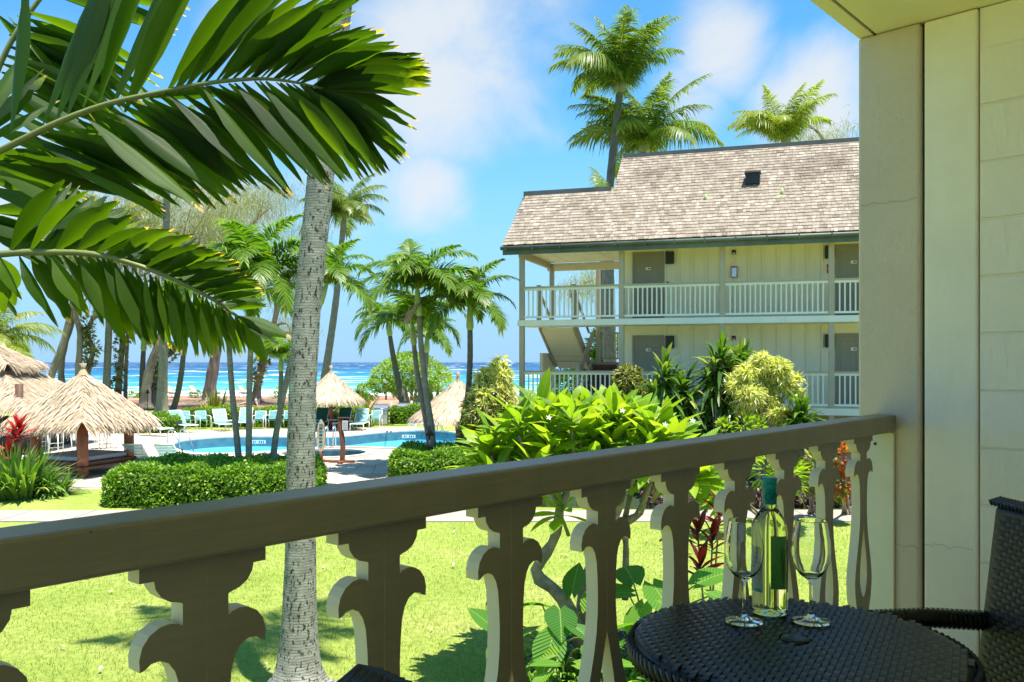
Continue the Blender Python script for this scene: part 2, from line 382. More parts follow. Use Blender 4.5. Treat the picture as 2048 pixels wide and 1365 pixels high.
ge = m.n.new('ShaderNodeNewGeometry'); mpg = m.n.new('ShaderNodeMapping'); mpg.inputs['Scale'].default_value = (9, 3, 3); m.link(ge.outputs['Position'], mpg.inputs['Vector'])
ng = m.n.new('ShaderNodeTexNoise'); ng.inputs['Scale'].default_value = 1.0; ng.inputs['Detail'].default_value = 5; m.link(mpg.outputs[0], ng.inputs['Vector'])
nb2 = m.n.new('ShaderNodeTexNoise'); nb2.inputs['Scale'].default_value = .55; nb2.inputs['Detail'].default_value = 5; nb2.inputs['Roughness'].default_value = .65; m.link(ge.outputs['Position'], nb2.inputs['Vector'])
v = m.attr('var'); c = m.ramp(v, [(0, (.13, .098, .07)), (.3, (.23, .183, .138)), (.65, (.32, .265, .205)), (.95, (.43, .37, .30)), (1, (.28, .20, .14))])
c = m.mix(c, (.12, .085, .065), m.ramp(nb2.outputs['Fac'], [(.5, (0, 0, 0)), (.72, (.7, .7, .7))]))
m.col(m.mix(c, m.ramp(ng.outputs['Fac'], [(.3, (.75, .74, .73)), (.7, (1.15, 1.15, 1.15))]), .85, 'MULTIPLY')); m.set(Roughness=.85, Specular_IOR_Level=.2); M['shingle'] = m.m
def trunkmat(name, c0, c1, dark, ring=18, crack=True):
    m = NT(name)
    a = m.noise(5, 6, .65); col = m.ramp(a, [(.3, c0), (.7, c1)])
    wv = m.n.new('ShaderNodeTexWave'); wv.wave_type = 'BANDS'; wv.bands_direction = 'Z'; wv.inputs['Scale'].default_value = ring / 6.283 * 1.0
    wv.inputs['Distortion'].default_value = 3.0; wv.inputs['Detail'].default_value = 3; wv.inputs['Detail Scale'].default_value = 1.5
    tcn = m.n.new('ShaderNodeTexCoord'); m.link(tcn.outputs['Object'], wv.inputs['Vector'])
    rg = m.ramp(wv.outputs['Fac'], [(.0, (1, 1, 1)), (.16, (0, 0, 0))])
    col = m.mix(col, dark, m.math('MULTIPLY', rg, .22 if crack else .5))
    h = m.math('SUBTRACT', a, rg)
    if crack:
        cr = m.noise(34, 2, .6, mscale=(1, 1, .40)); ck = m.ramp(cr, [(.58, (0, 0, 0)), (.66, (1, 1, 1))])
        col = m.mix(col, dark, ck); h = m.math('SUBTRACT', h, m.math('MULTIPLY', ck, 1.2))
        li = m.noise(3.2, 6, .7); col = m.mix(col, (.42, .44, .38), m.ramp(li, [(.54, (0, 0, 0)), (.70, (.75, .75, .75))]))
    m.col(col); m.set(Roughness=.9, Specular_IOR_Level=.15); m.bump(h, .8, .025); return m.m
M['trunk_big'] = trunkmat('coconut_bark', (.21, .205, .17), (.36, .355, .30), (.06, .055, .045), 70)
M['trunk'] = trunkmat('palm_bark', (.20, .185, .155), (.34, .32, .27), (.05, .045, .035), 45, False)
M['trunk_d'] = trunkmat('dark_palm_bark', (.11, .10, .08), (.20, .185, .155), (.03, .028, .022), 40, False)
M['ironbark'] = paint('ironwood_bark', (.26, .20, .165), .9, .4, 1.2, .8, 5)
M['shaft'] = paint('crownshaft', (.34, .42, .16), .45, .15, 3, .05, 30)
M['petiole'] = paint('rachis', (.20, .22, .075), .45, .12, 5, .05, 60)
M['wood_bare'] = paint('driftwood', (.42, .34, .26), .9, .2, 2, .4, 10)
M['plumbark'] = paint('plumeria_bark', (.24, .20, .15), .9, .35, 9, .9, 18)
def strawmat(name, c0, c1, c2):
    m = NT(name); v = m.attr('var'); m.col(m.ramp(v, [(0, c0), (.5, c1), (1, c2)])); m.set(Roughness=.8, Specular_IOR_Level=.2); return m.m
M['thatch'] = strawmat('thatch', (.34, .235, .14), (.56, .435, .295), (.72, .60, .44))
M['thatch_in'] = paint('thatch_core', (.40, .30, .19), .9, .2, 5, .4, 30)
g = lambda *a: [(p, c) for p, c in a]
M['palm'] = leafmat('palm_leaf', g((0, (.06, .13, .014)), (.5, (.125, .22, .024)), (.85, (.21, .31, .035)), (1, (.32, .30, .06))), .45)
M['coco'] = leafmat('coconut_leaf', g((0, (.07, .125, .018)), (.5, (.14, .20, .03)), (.85, (.25, .28, .05)), (1, (.34, .27, .08))), .4)
M['coco_y'] = leafmat('yellow_coconut_leaf', g((0, (.12, .17, .025)), (.5, (.24, .28, .045)), (1, (.42, .37, .11))), .4)
M['nearleaf'] = leafmat('near_palm_leaflet', g((0, (.014, .036, .005)), (.5, (.022, .056, .006)), (1, (.046, .092, .008))), .32, (7.0, 6.2, .6, 1), .45, attr='random', tip=(.97, (.40, .27, .11, 1)), spec=.18, vein='pleat')
M['hedge'] = leafmat('hedge_leaf', g((0, (.06, .145, .012)), (.45, (.135, .265, .02)), (.8, (.235, .37, .028)), (1, (.34, .44, .045))), .35)
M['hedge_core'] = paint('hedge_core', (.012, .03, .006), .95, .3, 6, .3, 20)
M['plumeria'] = leafmat('plumeria_leaf', g((0, (.13, .27, .014)), (.5, (.22, .37, .020)), (1, (.34, .45, .030))), .5, (1.6, 1.5, .5, 1), attr='random', vein='rib')
M['plumeria2'] = leafmat('plumeria_leaf_mass', g((0, (.12, .25, .012)), (.5, (.21, .36, .02)), (1, (.34, .45, .03))), .5, (1.6, 1.5, .5, 1))
M['taro'] = leafmat('broad_leaf', g((0, (.05, .17, .025)), (.5, (.11, .27, .03)), (1, (.22, .36, .03))), .4, attr='random', rough=.4, vein='taro')
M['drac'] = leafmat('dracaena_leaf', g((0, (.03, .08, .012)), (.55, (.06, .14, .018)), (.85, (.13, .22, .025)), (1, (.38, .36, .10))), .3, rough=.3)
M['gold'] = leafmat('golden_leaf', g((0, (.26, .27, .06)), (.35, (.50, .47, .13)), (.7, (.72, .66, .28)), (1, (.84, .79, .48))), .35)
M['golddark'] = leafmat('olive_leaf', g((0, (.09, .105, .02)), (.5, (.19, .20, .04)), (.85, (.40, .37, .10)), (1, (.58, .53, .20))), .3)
M['heliotrope'] = leafmat('pale_green_leaf', g((0, (.14, .23, .04)), (.5, (.26, .37, .08)), (1, (.42, .50, .17))), .3)
M['iron'] = leafmat('ironwood_needles', g((0, (.17, .21, .07)), (.5, (.27, .31, .12)), (1, (.42, .42, .21))), .5, (1.3, 1.3, .8, 1))
M['lily'] = leafmat('lily_leaf', g((0, (.07, .15, .03)), (.5, (.15, .27, .045)), (.9, (.20, .29, .06)), (1, (.40, .36, .12))), .25)
M['red'] = leafmat('red_ti_leaf', g((0, (.22, .010, .012)), (.6, (.48, .025, .025)), (1, (.62, .10, .06))), .35, (1.3, .9, .8, 1))
M['maroon'] = leafmat('maroon_ti_leaf', g((0, (.06, .008, .008)), (.6, (.13, .016, .014)), (1, (.30, .03, .02))), .35, (1.6, .8, .6, 1))
M['purple'] = leafmat('purple_groundcover', g((0, (.045, .014, .025)), (.6, (.10, .045, .06)), (1, (.26, .16, .19))), .2)
M['croton'] = leafmat('croton_leaf', g((0, (.10, .16, .02)), (.35, (.32, .10, .03)), (.7, (.52, .06, .05)), (1, (.50, .36, .05))), .3)
M['brom'] = leafmat('bromeliad_leaf', g((0, (.06, .11, .015)), (.5, (.16, .19, .02)), (1, (.30, .17, .03))), .25)

# ---------------------------------------------------------------- ground, deck, pool, sea
POOLPX = [(343, 893), (352, 887), (369, 882), (412, 877.5), (455, 875), (519, 874.3), (575, 875.5), (640, 876), (690, 874), (725, 870), (765, 866), (810, 863), (860, 862.5),
          (900, 865), (924, 870), (935, 877), (934, 885), (915, 892), (880, 896), (830, 898), (780, 897), (720, 895), (660, 894.5), (610, 898), (560, 903), (500, 906.5), (440, 908.5), (390, 908), (358, 902)]
pool = [G(x, y).xy for x, y in POOLPX]
def smoothloop(p, it=2):
    for _ in range(it):
        q = []
        for i in range(len(p)):
            a, b = p[i], p[(i + 1) % len(p)]; q += [a * .75 + b * .25, a * .25 + b * .75]
        p = q
    return p
pool = smoothloop(pool, 1)
def offset(poly, d):
    n = len(poly); out = []
    ar = sum(poly[i].x * poly[(i + 1) % n].y - poly[(i + 1) % n].x * poly[i].y for i in range(n)); s = 1 if ar > 0 else -1
    for i in range(n):
        t = (poly[(i + 1) % n] - poly[i - 1]).normalized(); out.append(poly[i] + Vector((t.y, -t.x)) * d * s)
    return out
SPC = G(648, 908).xy
spa = [SPC + Vector((math.cos(a) * 1.55, math.sin(a) * 1.45)) for a in np.linspace(0, 2 * math.pi, 28, endpoint=False)]
def sheet(name, outer, holes, z, mat, kind='structure', parent=None):
    bm = bmesh.new(); es = []
    for loop in [outer] + holes:
        vs = [bm.verts.new((p[0], p[1], z)) for p in loop]
        es += [bm.edges.new((vs[i], vs[(i + 1) % len(vs)])) for i in range(len(vs))]
    bmesh.ops.triangle_fill(bm, use_beauty=True, use_dissolve=False, edges=es)
    for f in bm.faces:
        if f.normal.z < 0: f.normal_flip()
    me = bpy.data.meshes.new(name); bm.to_mesh(me); bm.free(); me.materials.append(mat)
    o = link(name, me, parent)
    if kind: o['kind'] = kind
    return o
V2 = lambda x, y: Vector((x, y))
sheet('lawn', [V2(-160, -40), V2(160, -40), V2(160, 62), V2(-160, 62)], [pool, spa], 0.0, M['lawn'])
# beach dirt sloping to the sea
nx, ny = 60, 14; vs = []; fs = []
for j in range(ny):
    y = 62 + j * 4.6; z = 0.02 + .25 * math.sin(min(1, max(0, (y - 66) / 16)) * 3.14) - max(0, (y - 88)) * .085
    for i in range(nx): vs.append((-160 + i * 320 / (nx - 1), y, z + (.12 * math.sin(i * 1.7 + j * 2.1) if 0 < j < ny - 2 else 0) - (.02 if j == 0 else 0)))
for j in range(ny - 1):
    for i in range(nx - 1): fs.append((j * nx + i, j * nx + i + 1, (j + 1) * nx + i + 1, (j + 1) * nx + i))
o = MB().add(vs, fs).build('beach', M['dirt'], smooth=True); tag(o, kind='structure')
o = MB().add([(-40000, 112, -2), (40000, 112, -2), (40000, 50000, -2), (-40000, 50000, -2)], [(0, 1, 2, 3)]).build('sea', M['sea']); tag(o, kind='structure')
# pool deck base, then flagstones on it
deck = [V2(-21, 24.6), V2(-12, 23.2), V2(-9.6, 23.8), V2(-4.6, 23.0), V2(-3.4, 22.6), V2(-3.2, 25), V2(-.6, 27.8), V2(0.4, 33), V2(-1.0, 40), V2(-5.2, 46), V2(-10, 45.2), V2(-18, 43), V2(-26, 42), V2(-26, 25)]
sheet('pool_deck', deck, [pool, spa], .004, M['mortar'])
deck_o = bpy.data.objects['pool_deck']
def inpoly(p, poly):
    x, y = p; c = False; n = len(poly)
    for i in range(n):
        a, b = poly[i], poly[i - 1]
        if (a[1] > y) != (b[1] > y) and x < (b[0] - a[0]) * (y - a[1]) / (b[1] - a[1]) + a[0]: c = not c
    return c
pool_out = offset(pool, .30); spa_out = [SPC + (p - SPC) * 1.18 for p in spa]
gx, gy = 40, 36; sp = .72
jit = {(i, j): Vector((-26 + i * sp + random.uniform(-.24, .24), 22.4 + j * sp + random.uniform(-.24, .24))) for i in range(gx + 1) for j in range(gy + 1)}
stones = []
for i in range(gx):
    for j in range(gy):
        q = [jit[i, j], jit[i + 1, j], jit[i + 1, j + 1], jit[i, j + 1]]; c = sum(q, Vector((0, 0))) / 4
        if not all(inpoly(p, deck) for p in q) or any(inpoly(p, pool_out) or inpoly(p, spa_out) for p in q + [c]): continue
        stones.append((c, [c + (p - c) * (1 - .028 / max(.1, (p - c).length)) for p in q]))
stones.sort(key=lambda s: s[0].y)
rest = MB()
for k, (c, q) in enumerate(stones):
    if k < 300: MB().prism([((p - c).x, (p - c).y) for p in q], 0, .014).build('flagstone', M['stone'], deck_o, loc=(c.x, c.y, .005 + random.random() * .004))
    else: rest.prism([(p.x, p.y) for p in q], .005, .018)
tag(rest.build('flagstones_far', M['stone'], deck_o), kind='stuff')
def ringmesh(inner, outer, z0, z1, mat, name, parent=None):
    n = len(inner); vs = []
    for lst, z in ((inner, z0), (inner, z1), (outer, z1), (outer, z0)): vs += [(p[0], p[1], z) for p in lst]
    fs = []
    for a in range(4):
        for i in range(n): fs.append((a * n + i, a * n + (i + 1) % n, ((a + 1) % 4) * n + (i + 1) % n, ((a + 1) % 4) * n + i))
    return MB().add(vs, fs).build(name, mat, parent)
tp = thing('swimming_pool', 'kidney shaped blue swimming pool set in the flagstone deck', 'pool', (0, 0, 0))
ringmesh(pool, pool_out, -.02, .045, M['coping'], 'coping', tp)
ringmesh(pool, offset(pool, .05), -.42, -.021, M['pooltile'], 'tile_band', tp); ringmesh(pool, offset(pool, .05), -1.3, -.422, M['poolfloor'], 'pool_wall', tp)
sheet('pool_floor', pool, [], -1.25, M['poolfloor'], None, tp); sheet('water', pool, [], -.20, M['poolwater'], None, tp)
for (x, y) in ((518, 880), (818, 869.5)):                # depth plates on the far tile band
    pl = MB().box((0, 0, 0), (.62, .012, .15)).build('depth_tile', M['tilewhite'], tp, loc=G(x, y) + Vector((0, -.08, -.085)))
    for k, (dx, ww, hh) in enumerate([(-.2, .05, .09), (-.12, .03, .09), (.04, .05, .09), (.13, .05, .09), (.22, .04, .09)]):
        MB().box((dx, -.008, 0), (ww, .006, hh)).build('number_mark', M['tilemark'], pl)
for dx in (-.28, .28):                                    # ladder rails, left end of the pool
    b = G(352, 897); mb = MB()
    pts = [Vector((-.15 + .0, dx, 0)), Vector((-.15, dx, .55)), Vector((-.05, dx, .72)), Vector((.12, dx, .76)), Vector((.3, dx, .66)), Vector((.62, dx, .1)), Vector((.8, dx, -.5))]
    mb.tube([Matrix.Rotation(R(-30), 3, 'Z') @ p for p in pts], .025, 8).build('ladder_rail', M['steel'], tp, True, loc=b)
ts = thing('hot_tub', 'round sunken hot tub beside the pool with steel handrail', 'hot tub')
ringmesh(spa, [SPC + (p - SPC) * 1.16 for p in spa], -.02, .05, M['coping'], 'coping', ts)
ringmesh(spa, [SPC + (p - SPC) * 1.02 for p in spa], -1, -.021, M['pooltile'], 'tile_wall', ts)
sheet('spa_floor', spa, [], -.9, M['pooltile'], None, ts); sheet('water', spa, [], -.12, M['poolwater'], None, ts)
for dx in (0, .3):
    MB().tube([(dx, -.1, 0), (dx, -.1, .7), (dx, .0, .85), (dx, .2, .86), (dx, .35, .75), (dx, .45, -.4)], .025, 8).build('handrail', M['steel'], ts, True, loc=G(652, 897))
# path crossing the lawn, in concrete slabs
tpth = MB().bx(-30, 30, 18.6, 20.0, -.05, .006).build('path', M['mortar']); tag(tpth, kind='structure')
for k in range(34):
    x = -24 + k * 1.45; MB().bx(.012, 1.438, 0, 1.4, 0, .02).build('path_slab', M['concrete'], tpth, loc=(x, 18.6, .004))
# planting beds
tag(sheet('planting_bed', [V2(.2, 20.6), V2(3, 20.2), V2(12, 20.2), V2(14, 22), V2(14, 34), V2(-.8, 30)], [], .004, M['hedge_core']), kind='structure')
tag(sheet('garden_bed', [V2(.0, 8.6), V2(.5, 8.1), V2(2.2, 8.2), V2(2.9, 9.6), V2(2.6, 11), V2(1, 11.3), V2(.1, 10)], [], .004, M['hedge_core']), kind='structure')
sheet('grill_lawn', [G(738, 851).xy, G(800, 852).xy, G(826, 851).xy, G(815, 846).xy, G(780, 845).xy, G(745, 847).xy][::-1], [], .03, M['lawn'])
# grass blades near the balcony
n = 70000
gxy = np.stack([rng.uniform(-7, 9, n), 7.5 + 11.0 * rng.random(n) ** 1.6], 1)
p0 = np.c_[gxy, np.zeros(n)]; dd = unit(np.c_[rng.normal(size=(n, 2)) * .55, np.ones(n)])
me = npmesh('grass', [strips(p0, dd, rdir(n), .028 + .03 * rng.random(n), np.full(n, .008), np.zeros(n), [1, .4])], M['blade'])
o = link('grass', me); tag(o, 'short mown grass of the sunlit lawn', 'grass', kind='stuff')

n = 160; p0 = np.c_[rng.uniform(-6, 6, n), rng.uniform(8, 18, n), np.full(n, .045)]
me = npmesh('leaf_litter', [strips(p0, unit(np.c_[rng.normal(size=(n, 2)), .15 * rng.normal(size=n)]), np.tile([0, 0, 1.0], (n, 1)), .05 + .09 * rng.random(n), .012 + .03 * rng.random(n), np.zeros(n), LEAF, .3)], M['thatch'])
tag(link('leaf_litter', me), 'dry fallen leaf bits scattered over the lawn', 'leaf litter', kind='stuff')

# ---------------------------------------------------------------- the balcony we stand on
d_r = Vector((.6565, .7543)); n_r = Vector((-.7543, .6565)); P0r = Vector((-.577, .986)); TE = 3.107
ZR = EYE - .20; HR = .064; ZF = 2.13
def RP(t, o, z): v = P0r + d_r * t + n_r * o; return Vector((v.x, v.y, z))
rail = thing('balcony_railing', 'taupe wooden balcony railing with fleur shaped sawn balusters', 'railing', (0, 0, 0))
ang_r = math.atan2(d_r.y, d_r.x)
MB().box((TE / 2 - .9, .0425, -HR / 2), (TE + 1.8, .085, HR)).build('handrail', M['taupe'], rail, bevel=.006, loc=RP(0, 0, ZR)).rotation_euler = (0, 0, ang_r)
def arc(cx, cy, r, a0, a1, n): return [(cx + r * math.cos(R(a0 + (a1 - a0) * i / n)), cy + r * math.sin(R(a0 + (a1 - a0) * i / n))) for i in range(n + 1)]
def halfprof():
    # (x from the middle seam, y down from the rail)
    o = [(.0, .0), (.094, .0), (.094, -.023), (.074, -.023)]
    o += [(.072, -.034), (.064, -.046), (.052, -.054), (.038, -.058)]
    o += [(.034, -.060), (.034, -.090)]
    o += [(.040, -.086), (.052, -.083), (.066, -.085), (.080, -.093), (.090, -.106), (.094, -.122), (.093, -.138), (.086, -.136), (.078, -.130), (.066, -.129), (.054, -.135), (.045, -.148), (.039, -.168), (.036, -.20), (.034, -.24), (.035, -.28), (.039, -.32), (.047, -.36), (.058, -.40), (.070, -.44), (.080, -.48), (.084, -.51), (.082, -.545), (.073, -.585), (.058, -.62), (.046, -.66), (.040, -.70), (.042, -.74), (.060, -.775), (.080, -.79), (.094, -.80), (.094, -.825)]
    o += [(.0, -.825), (.0, -.575), (.012, -.568), (.024, -.55), (.032, -.525), (.035, -.50), (.032, -.46), (.024, -.42), (.013, -.375), (.004, -.34), (.0, -.325)]
    return o
hp = halfprof()
def boardmesh(sgn):
    mb = MB(); n = len(hp); th = .031
    f = [(sgn * max(x, .0004), 0, y) for x, y in hp]; b = [(sgn * max(x, .0004), th, y) for x, y in hp]
    mb.add(f + b, [tuple(range(n)) if sgn < 0 else tuple(range(n - 1, -1, -1))])
    o = 0; mb.f.append(tuple(range(2 * n - 1, n - 1, -1)) if sgn < 0 else tuple(range(n, 2 * n))); mb.mi.append(1)
    for i in range(n):
        q = (i, (i + 1) % n, n + (i + 1) % n, n + i); mb.f.append(q if sgn > 0 else q[::-1]); mb.mi.append(1)
    return mb.mesh('baluster_board', [M['taupe'], M['cream']])
bl, brd = boardmesh(-1), boardmesh(1)
for k in range(-3, 9):
    t = .265 + .319 * k
    bal = thing('baluster', None, None, RP(t, .022, ZR - HR), ang_r); bal.parent = rail
    link('board', bl, bal); link('board', brd, bal)
MB().box((TE / 2 - .9, .0425, 0), (TE + 1.8, .075, .07)).build('bottom_rail', M['taupe'], rail, bevel=.005, loc=RP(0, 0, ZF + .10)).rotation_euler = (0, 0, ang_r)
# pilaster and block wall
w_d = Vector((-.7017, .7123)); w_n = Vector((-.7123, -.7017)); E0 = Vector((1.463, 3.33)); ang_w = math.atan2(w_d.y, w_d.x); ZC = 4.672
bw = thing('block_wall', 'pale green painted concrete block wall with taupe pilaster at the balcony end', 'wall', (E0.x, E0.y, ZF), ang_w)
# local: x along the wall outward, y = away from the balcony is negative of normal
HB = ZC - ZF
sgn = 1 if (Matrix.Rotation(ang_w, 2) @ Vector((0, 1))).dot(w_n) > 0 else -1   # local +y towards the balcony?
def wb(x0, x1, dep0, dep1, z0, z1): return MB().bx(x0, x1, min(-sgn * dep0, -sgn * dep1), max(-sgn * dep0, -sgn * dep1), z0, z1)
wb(-.087, .150, 0.0, .30, -.3, HB - .001).build('pilaster', M['pilaster'], bw, bevel=.012)
wb(-.098, -.0875, .03, .29, -.3, HB - .002).build('joint', M['dark'], bw)
wb(-.284, -.0985, .006, .28, -.3, HB - .003).build('wall_end', M['wallcream'], bw, bevel=.008)
eb = wb(.004, .149, -.014, -.0005, -.05, ZR - HR - .004 - ZF).build('end_board', M['cream'], bw, bevel=.003)
MB().tube([(.075, sgn * .0135, ZR - HR - .05 - ZF), (.075, sgn * .0165, ZR - HR - .05 - ZF)], .006, 8).build('screw', M['dark'], eb)
bh = .2045
blk = MB().bx(0, .398, -.14, .14, 0, bh - .007); blkme = blk.mesh('block', M['wallcream'])
wb(-3.2, -.288, .018, .27, -.3, HB - .004).build('mortar', M['wallcream'], bw)
for r_ in range(14):
    z = -.26 + r_ * bh
    if z + bh > HB + .02: continue
    x = -.288; first = True
    while x > -3.1:
        wl = .2 if (first and r_ % 2) else .4; first = False
        o = link('block', blkme, bw); o.location = (x - wl + .002, -sgn * .149, z); o.scale = ((wl - .005) / .398, 1, 1)
        bv = o.modifiers.new('bevel', 'BEVEL'); bv.width = .005; bv.segments = 2; x -= wl
def crack(x0, x1, z, seed):
    random.seed(seed); pts = []; k = 14
    for i in range(k): pts.append((x0 + (x1 - x0) * i / (k - 1), sgn * .0008, z + random.uniform(-.008, .008)))
    return pts
for (x0, x1, z, par) in ((-.08, .14, (3.4 - (405 - 725) / 1750 * 3.35) - ZF, 0), (-.08, .10, (3.4 - (1093 - 725) / 1750 * 3.3) - ZF, 1)):
    MB().tube(crack(x0, x1, z, par), .0006, 4).build('crack', M['b_door'], bw)
MB().tube([(x, y - sgn * .0062, z) for x, y, z in crack(-.27, -.10, (3.4 - (1095 - 725) / 1750 * 3.2) - ZF, 5)], .0006, 4).build('crack', M['b_door'], bw)
# soffit above with drip groove and floor below
Cc = E0 + w_d * .147
def CP(a, b): v = Cc + d_r * a + n_r * b; return (v.x, v.y)
sof = thing('balcony_soffit', 'greenish cream balcony ceiling with a dark drip groove along its edge', 'ceiling', (0, 0, 0))
A0, A1 = -6.5, 1.6
MB().prism([CP(A0, .0), CP(A1, .0), CP(A1, -.055), CP(A0, -.055)], ZC, ZC + .25).build('drip_edge', M['soffit'], sof)
MB().prism([CP(A0, -.0552), CP(A1, -.0552), CP(A1, -.0675), CP(A0, -.0675)], ZC + .012, ZC + .249).build('groove', M['dark'], sof)
MB().prism([CP(A0, -.0677), CP(A1, -.0677), CP(A1, -2.6), CP(A0, -2.6)], ZC + .0005, ZC + .2495).build('panel', M['soffit'], sof)
MB().prism([CP(A0, -2.45), CP(-2.9, -2.45), CP(-2.9, -2.6), CP(A0, -2.6)], ZF, ZC).build('unseen_room_wall', M['wallcream'], sof)  # unseen wall behind the camera, added to block blue sky fill
MB().prism([CP(-2.89, -2.45), CP(1.5, -2.45), CP(1.5, -2.6), CP(-2.89, -2.6)], ZF + 2.1, ZC).build('unseen_room_wall', M['wallcream'], sof)  # upper part of the same unseen wall, also added to block sky light
MB().prism([CP(-2.88, -2.48), CP(1.49, -2.48), CP(1.49, -2.5), CP(-2.88, -2.5)], ZF, ZF + 2.09).build('cream_bounce_panel', M['cream'], sof)  # unseen panel in the door opening, made cream to bounce light onto the balcony
tag(MB().prism([CP(A0, .02), CP(.3, .02), CP(.3, -2.6), CP(A0, -2.6)], ZF - .25, ZF).build('balcony_floor', M['coping']), kind='structure')

# ---------------------------------------------------------------- wicker table, chairs, bottle, glasses
ZT = EYE - .553
def weave(mb, u0, v0, U, Vv, nu, nv, cu, cv, inside, h=.003, off=0):
    """basket weave of arched strips on a plane: u0 origin, U/Vv unit axes, N normal"""
    Nn = U.cross(Vv).normalized()
    for i in range(nu):
        for j in range(nv):
            if (i + j) % 2: continue
            c = u0 + U * (i * cu) + Vv * (j * cv)
            if not inside(c): continue
            L2 = cu * .98; Wd = cv * .42; st = []
            for k in range(4):
                t = -1 + 2 * k / 3; hh = h * (1 - t * t) + .0006
                for s in (-1, 1): st.append(c + U * (t * L2) + Vv * (s * Wd) + Nn * hh)
            o = len(mb.v); mb.add(st, [(2 * k, 2 * k + 2, 2 * k + 3, 2 * k + 1) for k in range(3)])
tc_ = Vector((.570, 1.76, ZF))
tb = thing('wicker_table', 'round black wicker bistro table with bottle and glasses on it', 'table', tc_)
RT = .326; hT = ZT - ZF
MB().lathe([(0, hT - .006), (RT - .02, hT - .006), (RT - .006, hT - .010), (RT, hT - .022), (RT, hT - .040), (RT - .012, hT - .052), (0, hT - .052)], 72).build('top', M['wicker'], tb, True)
mb = MB(); cu, cv = .0200, .0125
weave(mb, Vector((-RT, -RT, hT - .0045)), None, Vector((1, 0, 0)), Vector((0, 1, 0)), int(2 * RT / cu) + 1, int(2 * RT / cv) + 1, cu, cv, lambda c: c.x ** 2 + c.y ** 2 < (RT - .012) ** 2 and (c.x ** 2 + c.y ** 2 > .0009), h=.0032)
o = mb.build('weave', M['wicker'], tb, True); o.rotation_euler = (0, 0, R(62)); tag(o, kind='stuff')
mb = MB()
for k in range(110):
    a = 2 * math.pi * k / 110; b = a + .085
    mb.tube([((RT + .001) * math.cos(a), (RT + .001) * math.sin(a), hT - .013), ((RT + .006) * math.cos((a + b) / 2), (RT + .006) * math.sin((a + b) / 2), hT - .024), ((RT + .001) * math.cos(b), (RT + .001) * math.sin(b), hT - .046)], .0062, 6)
tag(mb.build('rim_braid', M['wicker'], tb, True), kind='stuff')
MB().lathe([(0, hT - .0005), (.022, hT - .0005), (.027, hT - .002), (.027, hT - .006)], 28).build('umbrella_cap', M['black'], tb, True)
for k in range(4):
    a = R(20 + 90 * k); MB().tube([(.22 * math.cos(a), .22 * math.sin(a), hT - .05), (.18 * math.cos(a), .18 * math.sin(a), .35), (.25 * math.cos(a), .25 * math.sin(a), 0)], .018, 10).build('leg', M['wicker'], tb, True)
def wchair(label, loc, rz, w_=.56):
    t = thing('wicker_chair', label, 'chair', loc, rz, None)     # local: faces +x, origin under seat centre, floor z=0
    MB().box((0, 0, .41), (.54, w_ - .04, .06)).build('seat', M['wicker'], t, bevel=.02)
    bx0 = -.25; zt = .93
    a = Vector((bx0, -w_ / 2, .38)); U = Vector((0, 1, 0)); Vv = Vector((-.07, 0, zt - .38)); hb = Vv.length; Vv.normalize()
    mb = MB(); Nn = U.cross(Vv)
    mb.box(a + U * w_ / 2 + Vv * hb / 2 - Nn * .016, (.030, w_, hb), M=Matrix((Nn, U, Vv)).transposed()); o = mb.build('backrest', M['wicker'], t, bevel=.012)
    for s_, nm in ((1, 'weave'), (-1, 'weave')):
        mb = MB(); cu, cv = .016, .0115; w2 = w_ - .05
        if s_ > 0: weave(mb, a + U * .034 + Vv * .01, None, U, Vv, int(w2 / cu), int((hb - .015) / cv), cu, cv, lambda c: True, .0042)
        else: weave(mb, a + U * (w_ - .034) + Vv * .01 - Nn * .032, None, -U, Vv, int(w2 / cu), int((hb - .015) / cv), cu, cv, lambda c: True, .0042)
        tag(mb.build('weave', M['wicker'], o, True), kind='stuff')
    mb = MB()
    top = [a + Vv * (hb + .002) - Nn * .016 + U * (w_ * k / 44) for k in range(45)]
    for p in top: mb.tube([p + Nn * .022 - U * .006, p + Vv * .012, p - Nn * .022 + U * .006], .0075, 6)
    tag(mb.build('top_braid', M['wicker'], o, True), kind='stuff')
    for s in (-1, 1):
        mb = MB(); y = s * (w_ / 2 - .015)
        path = [Vector((-.30, y, .655)), Vector((-.15, y * 1.03, .665)), Vector((.02, y * 1.05, .662)), Vector((.10, y * 1.03, .645)), Vector((.145, y, .60)), Vector((.15, y, .50))]
        mb.tube(path, .021, 10)
        for i in range(len(path) - 1):
            nseg = int((path[i + 1] - path[i]).length / .011)
            for k in range(nseg):
                p = path[i].lerp(path[i + 1], k / nseg); q = path[i].lerp(path[i + 1], (k + .55) / nseg)
                mb.tube([p, q], .0245, 8, False)
        mb.build('arm', M['wicker'], t, True)
        for x, z in ((.15, .52), (-.24, .40)):
            MB().tube([(x, y, z), (x + (.0 if x > 0 else -.03), y, 0)], [.020, .016], 10).build('leg', M['wicker'], t, True)
    return t
# chair on the right of the table: far back corner at (1.11, 2.07)
Fd = Vector((-.99, -.10)).normalized(); rz = math.atan2(Fd.y, Fd.x); Bd = Vector((-Fd.y, Fd.x))    # local +y
cr = Vector((1.085, 2.09)) + Fd * .25                     # from back corner (x=-.25, y=-w/2 in local): far side is local -y
wchair('black wicker armchair beside the block wall', (cr.x + Bd.x * .28, cr.y + Bd.y * .28, ZF), rz)
Fd2 = Vector((.72, .69)).normalized(); Bd2 = Vector((-Fd2.y, Fd2.x)); cl = Vector((-.150, .945)) + Fd2 * .32 - Bd2 * .28
wchair('black wicker armchair with its back turned, close to the sawn balusters', (cl.x, cl.y, ZF), math.atan2(Fd2.y, Fd2.x))
